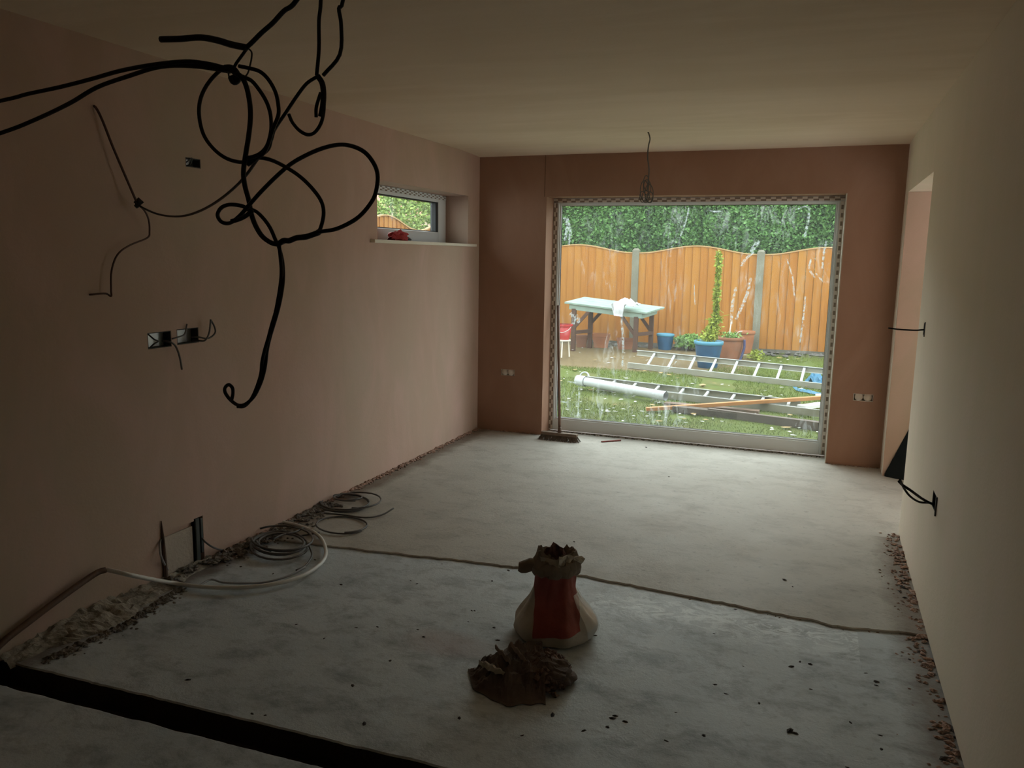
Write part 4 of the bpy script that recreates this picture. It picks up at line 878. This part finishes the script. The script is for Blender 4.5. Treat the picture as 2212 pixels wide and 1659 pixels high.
def trough(cx, ybot, wpx, hpx, mt, label):
    q = gr(cx, ybot); d = (q-EYE).dot(fw); w = wpx/F_PX*d/2; h = hpx/F_PX*d; e = empty('planter', (q.x, q.y, q.z-.01), .2); tag(e, label, 'planter', 'garden pots'); m = MB(); dd = w*.55
    m.add([(-w*.75,-dd*.75,0),(w*.75,-dd*.75,0),(w*.75,dd*.75,0),(-w*.75,dd*.75,0),(-w*.93,-dd*.93,h*.8),(w*.93,-dd*.93,h*.8),(w*.93,dd*.93,h*.8),(-w*.93,dd*.93,h*.8)], [(0,3,2,1),(0,1,5,4),(1,2,6,5),(2,3,7,6),(3,0,4,7)]); m.build('planter_body', mt, e)
    m = MB(); r_ = .016; m.box((-w,-dd,h*.78),(w,-dd+r_,h)); m.box((-w,dd-r_,h*.78),(w,dd,h)); m.box((-w,-dd+r_,h*.78),(-w+r_,dd-r_,h)); m.box((w-r_,-dd+r_,h*.78),(w,dd-r_,h)); m.build('rim', mt, e, bevel=.004)
    MB().box((-w*.9,-dd*.9,h*.72),(w*.9,dd*.9,h*.80)).build('soil', M_dark, e)
trough(1298, 751, 38, 32, M_terra2, 'orange terracotta planter under the left of the garden table')
trough(1350, 755, 38, 26, M_terra, 'terracotta planter under the right of the garden table')
trough(1256, 750, 26, 28, mat('brown_planter', (.22, .10, .06), .8), 'brown planter at the far left under the garden table')
# red bucket on a pale stand
q = gr(1217, 771); BK = empty('plant_stand', q); tag(BK, 'pale spindly stand at the left edge of the window view under a red bucket', 'stand')
for a in (.6, 2.7, 4.7): MB().tube([(math.cos(a)*.09, math.sin(a)*.09, 0), (math.cos(a)*.07, math.sin(a)*.07, .24)], .010, 8).build('leg', M_cap, BK)
MB().lathe([(.09, .235), (.10, .24), (.10, .255), (.01, .256)], n=20, closed=True).build('stand_top', M_cap, BK)
RB = empty('bucket', (q.x, q.y, q.z+.256)); tag(RB, 'red plastic bucket at the left edge of the window view', 'bucket')
M_red = mat('red_plastic', (.42, .02, .022), .4)
MB().lathe([(.075, 0), (.078, .01), (.112, .21), (.104, .21), (.072, .015), (.01, .012)], n=24).build('bucket_body', M_red, RB, smooth=True)
MB().lathe([(.112, .195), (.124, .20), (.124, .225), (.104, .225)], n=24).build('rim', M_red, RB)
tubeobj('handle', [(.115, 0, .21), (.09, -.08, .15), (0, -.12, .11), (-.09, -.08, .15), (-.115, 0, .21)], .004, M_metal, RB)
# climbing plant in the large blue pot: upright, narrow at the top
M_yel = leafmat('yellow_green_leaf', (.19, .25, .02), (.33, .39, .045), (.42, .45, .09), 7); M_pale = leafmat('pale_green_leaf', (.11, .22, .045), (.19, .33, .08), None, 9)
CP = empty('climbing_plant'); tag(CP, 'tall narrow yellow-green plant growing from the large blue pot', 'plant')
YQ = gr(1528, 793).y
stem = [wp(1530,742,1,YQ), wp(1540,715,1,YQ), wp(1548,690,1,YQ), wp(1549,660,1,YQ), wp(1551,620,1,YQ), wp(1553,580,1,YQ), wp(1552,545,1,YQ)]
tubeobj('stem', stem, .010, mat('green_brown_stem', (.10, .10, .04), .8), CP)
sp = spline(stem, 12); pts = []; N = 2800
for i in range(N):
    t_ = random.random()**1.25; p = sp[int(t_*(len(sp)-1))]
    w = (.12*math.exp(-((t_-.15)/.15)**2)+.019)*(1+.5*math.sin(t_*23))
    if t_ < .12: w *= .6
    pts.append((p.x+random.gauss(0, .5)*w-.02*(1-t_), p.y+random.gauss(0, .5)*w, p.z+random.gauss(0, .02)))
leaf_cloud('foliage', pts, .042, M_yel, None, None, parent=CP)
for a, b in (((1551,688),(1575,680)),((1549,695),(1522,690)),((1548,670),(1563,676))): tubeobj('side_shoot', [wp(*a,1,YQ), (wp(*a,1,YQ)+wp(*b,1,YQ-.05))/2+Vector((0,0,.01)), wp(*b,1,YQ-.05)], .004, M_yel, CP)
SH = empty('shrub'); tag(SH, 'low pale green leafy shrub left of the large blue pot', 'plant')
q0 = gr(1490, 758); pts = []
for i in range(1500):
    a = random.uniform(0, 6.28); rr = random.random()**.5; pts.append((q0.x+math.cos(a)*rr*.23, q0.y+math.sin(a)*rr*.2, q0.z+.05+.20*random.random()**.5*(1.1-.4*rr)))
leaf_cloud('foliage', pts, .05, M_pale, None, None, parent=SH)
for a in (0, 1.3, 2.6, 4, 5.2): tubeobj('stem', [q0, q0+Vector((math.cos(a)*.06, math.sin(a)*.06, .12)), q0+Vector((math.cos(a)*.14, math.sin(a)*.12, .24))], .005, M_leg, SH)
# small plants sticking out of the terracotta pot
PP = empty('potted_plant'); tag(PP, 'sparse pale plant with a dry stalk growing in the terracotta pot with the strip', 'plant')
t0_ = Vector(TP.location)+Vector((0, 0, tH*.88)); pts = [(t0_.x+random.gauss(0, .06), t0_.y+random.gauss(0, .06), t0_.z+random.random()*.10) for i in range(260)]
leaf_cloud('foliage', pts, .04, M_pale, None, None, parent=PP)
tubeobj('dry_stalk', [t0_+Vector((-.01, 0, 0)), t0_+Vector((-.012, 0, .12)), t0_+Vector((.0, 0, .26))], .008, M_cap, PP); tubeobj('dry_stalk', [t0_+Vector((.03, 0, 0)), t0_+Vector((.10, 0, .11)), t0_+Vector((.16, 0, .13))], .005, M_cap, PP)
# weeds by the post
WD = empty('weed'); tag(WD, 'small yellow-green weed at the foot of the fence post', 'plant'); q1 = gr(1632, 776)
leaf_cloud('foliage', [(q1.x+random.gauss(0, .05), q1.y+random.gauss(0, .05), q1.z+random.random()*.13) for i in range(220)], .04, M_yel, None, None, parent=WD); tubeobj('stem', [q1, q1+Vector((0.01, 0, .07)), q1+Vector((0, 0, .13))], .004, M_leg, WD)
# ladders ----------------------------------------------------------
M_alu = mat('ladder_aluminium', (.52, .54, .54), .45, .25, var=.05); M_alu2 = mat('ladder_aluminium_worn', (.38, .39, .38), .5, .25, var=.08)
def off_line(px, base, perp, dist_):             # point on the pixel ray at a horizontal distance from a line
    d = ray(*px); t_ = (dist_+(base-EYE).dot(perp))/d.dot(perp); return EYE+d*t_
def ladder(label, nl, nr, fl_, fr_, h0, wid, nr_, mt, pxr):
    e = empty('ladder'); tag(e, label, 'ladder', 'aluminium ladders on the lawn')
    A, Bp = gr(*nl, h0), gr(*nr, h0); d = (Bp-A); dh = Vector((d.x, d.y, 0)).normalized(); perp = Vector((-dh.y, dh.x, 0)); perp = perp if perp.y > 0 else -perp
    C, D = off_line(fl_, A, perp, wid), off_line(fr_, A, perp, wid)
    for nm, (p, q) in (('rail', (A, Bp)), ('rail', (C, D))):
        dn = (q-p).normalized(); nn = Vector((0,0,1)); nn = (nn-dn*nn.dot(dn)).normalized(); s = dn.cross(nn)
        m = MB()
        for zz in (-.003, -.069): m.beam(p+nn*zz-s*.012*(1 if p is A else -1)*(1 if s.dot(perp) < 0 else -1), q+nn*zz-s*.012*(1 if p is A else -1)*(1 if s.dot(perp) < 0 else -1), .026, .006, nn)
        m.build(nm, mt, e)
        MB().beam(p-nn*.036, q-nn*.036, .006, .064, nn).build('web', M_web, e.children[-1])
    n1 = (A-C).normalized()
    for (pa, pb) in pxr:
        def on(Pa, Pb, px):                      # parameter where the rail passes that image column
            best = min((abs(((Pa.lerp(Pb, s_)-EYE).dot(rt)/(Pa.lerp(Pb, s_)-EYE).dot(fw))*F_PX+1106-px), s_) for s_ in np.linspace(-.02, 1.02, 400)); return Pa.lerp(Pb, best[1])
        a = on(A, Bp, pa)-Vector((0,0,.022)); b = on(C, D, pb)-Vector((0,0,.022)); MB().beam(a, b, .030, .022).build('rung', mt, e, bevel=.004)
    return e, A, Bp, C, D
M_web = mat('shaded_rail_web', (.27, .26, .205), .6, .1, var=.15)  # aluminium like the flanges; shade and mirrored ground are put into its colour
rx1 = [(1398,1415),(1442,1458),(1487,1502),(1533,1547),(1580,1593),(1627,1641),(1678,1689),(1729,1738),(1776,1783)]
# nearer rail runs (1356,783)-(1783,829); farther rail (1377,757)-(1783,795)
ladder('aluminium ladder lying on the grass by the pots, the farther one', (1356,783), (1800,831), (1377,756), (1800,797), .075, .42, 9, M_alu, rx1[:-1])
ladder('aluminium ladder lying nearer the window beside the white pipe', (1290,829), (1800,889), (1268,812), (1730,864), .085, .36, 7, M_alu2, [(1312,1330),(1362,1375),(1412,1425),(1466,1477),(1520,1531),(1577,1588),(1640,1650),(1700,1706)])
# white soil pipe
W1, W2 = gr(1262, 833, .05), gr(1438, 862, .055); dirp = (W2-W1).normalized(); PI_ = empty('soil_pipe'); tag(PI_, 'thick white plastic pipe with a collar lying across the near ladder', 'pipe')
W1 = W1+Vector((0, 0, .05)); W2 = W2+Vector((0, 0, .03)); M_pipe = mat('white_pipe', (.50, .53, .55), .35)
def hollow(p, q, r, t_, name, n=24):
    m = MB(); m.tube([p, q], r, n, caps=False); m.tube([q, p], r-t_, n, caps=False)
    o = m.build(name, M_pipe, PI_, smooth=True); return o
hollow(W1, W2, .050, .004, 'pipe_tube'); hollow(W1-dirp*.10, W1+dirp*.02, .060, .008, 'collar')
RG = tag(MB().tube(spline([gr(1262,824)+Vector((.055*math.cos(a), .02*math.sin(a), .055+.055*math.sin(a))) for a in np.linspace(0, 6.28, 14)], 2), .010, 8, caps=False).build('pipe_ring', M_pipe, smooth=True), 'small grey ring standing behind the collar of the white pipe', 'ring')
# timbers
def timber(label, p, q, w, h, mt, name='timber', cat='timber'): return tag(MB().beam(p, q, w, h).build(name, mt, bevel=.003), label, cat, 'timbers on the lawn')
M_bat = mat('fresh_batten', (.46, .20, .06), .6, var=.15, vscale=10); M_sleep = mat('old_timber', (.09, .07, .055), .85, bump=.4, var=.25, vscale=8)
timber('fresh orange timber batten lying across the near ladder', gr(1396,884,.03), gr(1790,858,.15), .05, .035, M_bat)
timber('dark old timber along the near side of the lower ladder', gr(1456,882,.035), gr(1800,922,.04), .11, .06, M_sleep)
timber('long dark timber nearest the window on the lawn', gr(1530,890,.04), gr(1800,925,.05), .05, .08, mat('brown_timber', (.13, .10, .085), .8, var=.2))
timber('brown board under the near ladder and the pipe end', gr(1436,872,.02), gr(1640,890,.02), .10, .035, mat('tan_board', (.16, .10, .07), .8, var=.2))
# blue tarp and white offcuts at the right edge
def crump_sheet(corners, name, mt, label, amp, nn=10, cat='sheet'):
    a, b, c, d = corners; g = [[a.lerp(b, i/nn).lerp(d.lerp(c, i/nn), j/nn)+Vector((0, 0, amp*(.6+noise.noise(Vector((i*.7, j*.7, amp*50))))+amp*.5*noise.noise(Vector((i*1.9, j*1.9, 3))))) for i in range(nn+1)] for j in range(nn+1)]
    return tag(sheet(g, .004, name, mt, None, False), label, cat)
M_tarp = mat('blue_tarp', (.03, .16, .28), .5)
crump_sheet([gr(1738,832), gr(1800,845), gr(1800,815), gr(1752,815)], 'tarp', M_tarp, 'crumpled blue tarp behind the right end of the farther ladder', .08)
crump_sheet([gr(1720,845), gr(1800,862), gr(1800,856), gr(1712,838)], 'tarp', M_tarp, 'flat strip of blue tarp in front of the farther ladder', .02)
q = gr(1755, 880, .05); tag(MB().box((-.17, -.05, 0), (.17, .05, .035), Matrix.Translation(q) @ Matrix.Rotation(.9, 4, 'Z')).build('offcut', M_white, bevel=.003), 'white plastic offcut on the near ladder at the right edge of the window', 'offcut')
q = gr(1776, 862, .10); tag(MB().box((-.06, -.04, 0), (.06, .04, .05), Matrix.Translation(q) @ Matrix.Rotation(.4, 4, 'Z')).build('offcut', M_white, bevel=.006), 'small white block on top of the white offcuts at the window right edge', 'offcut')
# stones at the fence foot and litter on the lawn
random.seed(50); m = MB()
for i in range(150):
    x = random.uniform(-4.3, .8); y = FY-.08-abs(random.gauss(0, .22)); m.chunk((x, y, gz(y)+.01), random.uniform(.02, .06), 1.3, .9, .7)
tag(m.build('stones', mat('grey_stones', (.12, .11, .10), .95, bump=.6, var=.4, vscale=7)), 'grey stones and soil along the foot of the rear fence', 'stones', kind='stuff')
m = MB(); random.seed(51)
for i in range(170):
    x = random.uniform(-3.6, .6); y = random.uniform(7.2, 9.0) if i < 120 else random.uniform(9, 12.3); m.chunk((x, y, gz(y)+.022), random.uniform(.008, .022), 1.8, .8, .35)
tag(m.build('plaster_chips', mat('white_chips', (.50, .50, .47), .8)), 'white plaster chips scattered over the lawn', 'chips', kind='stuff')
m = MB()
for i in range(70):
    x = random.uniform(-3.8, .6); y = random.uniform(7.3, 12.2); m.chunk((x, y, gz(y)+.025), random.uniform(.015, .035), 1.5, .9, .12)
tag(m.build('fallen_leaves', mat('tan_leaf', (.34, .23, .09), .8, var=.3)), 'tan fallen leaves on the lawn and mud', 'leaves', kind='stuff')
tag(MB().chunk(gr(1518, 832, .02), .05, 1.4, .8, .5).build('stone', mat('tan_stone', (.40, .28, .14), .8)), 'tan stone on the grass between the two ladders', 'stone')
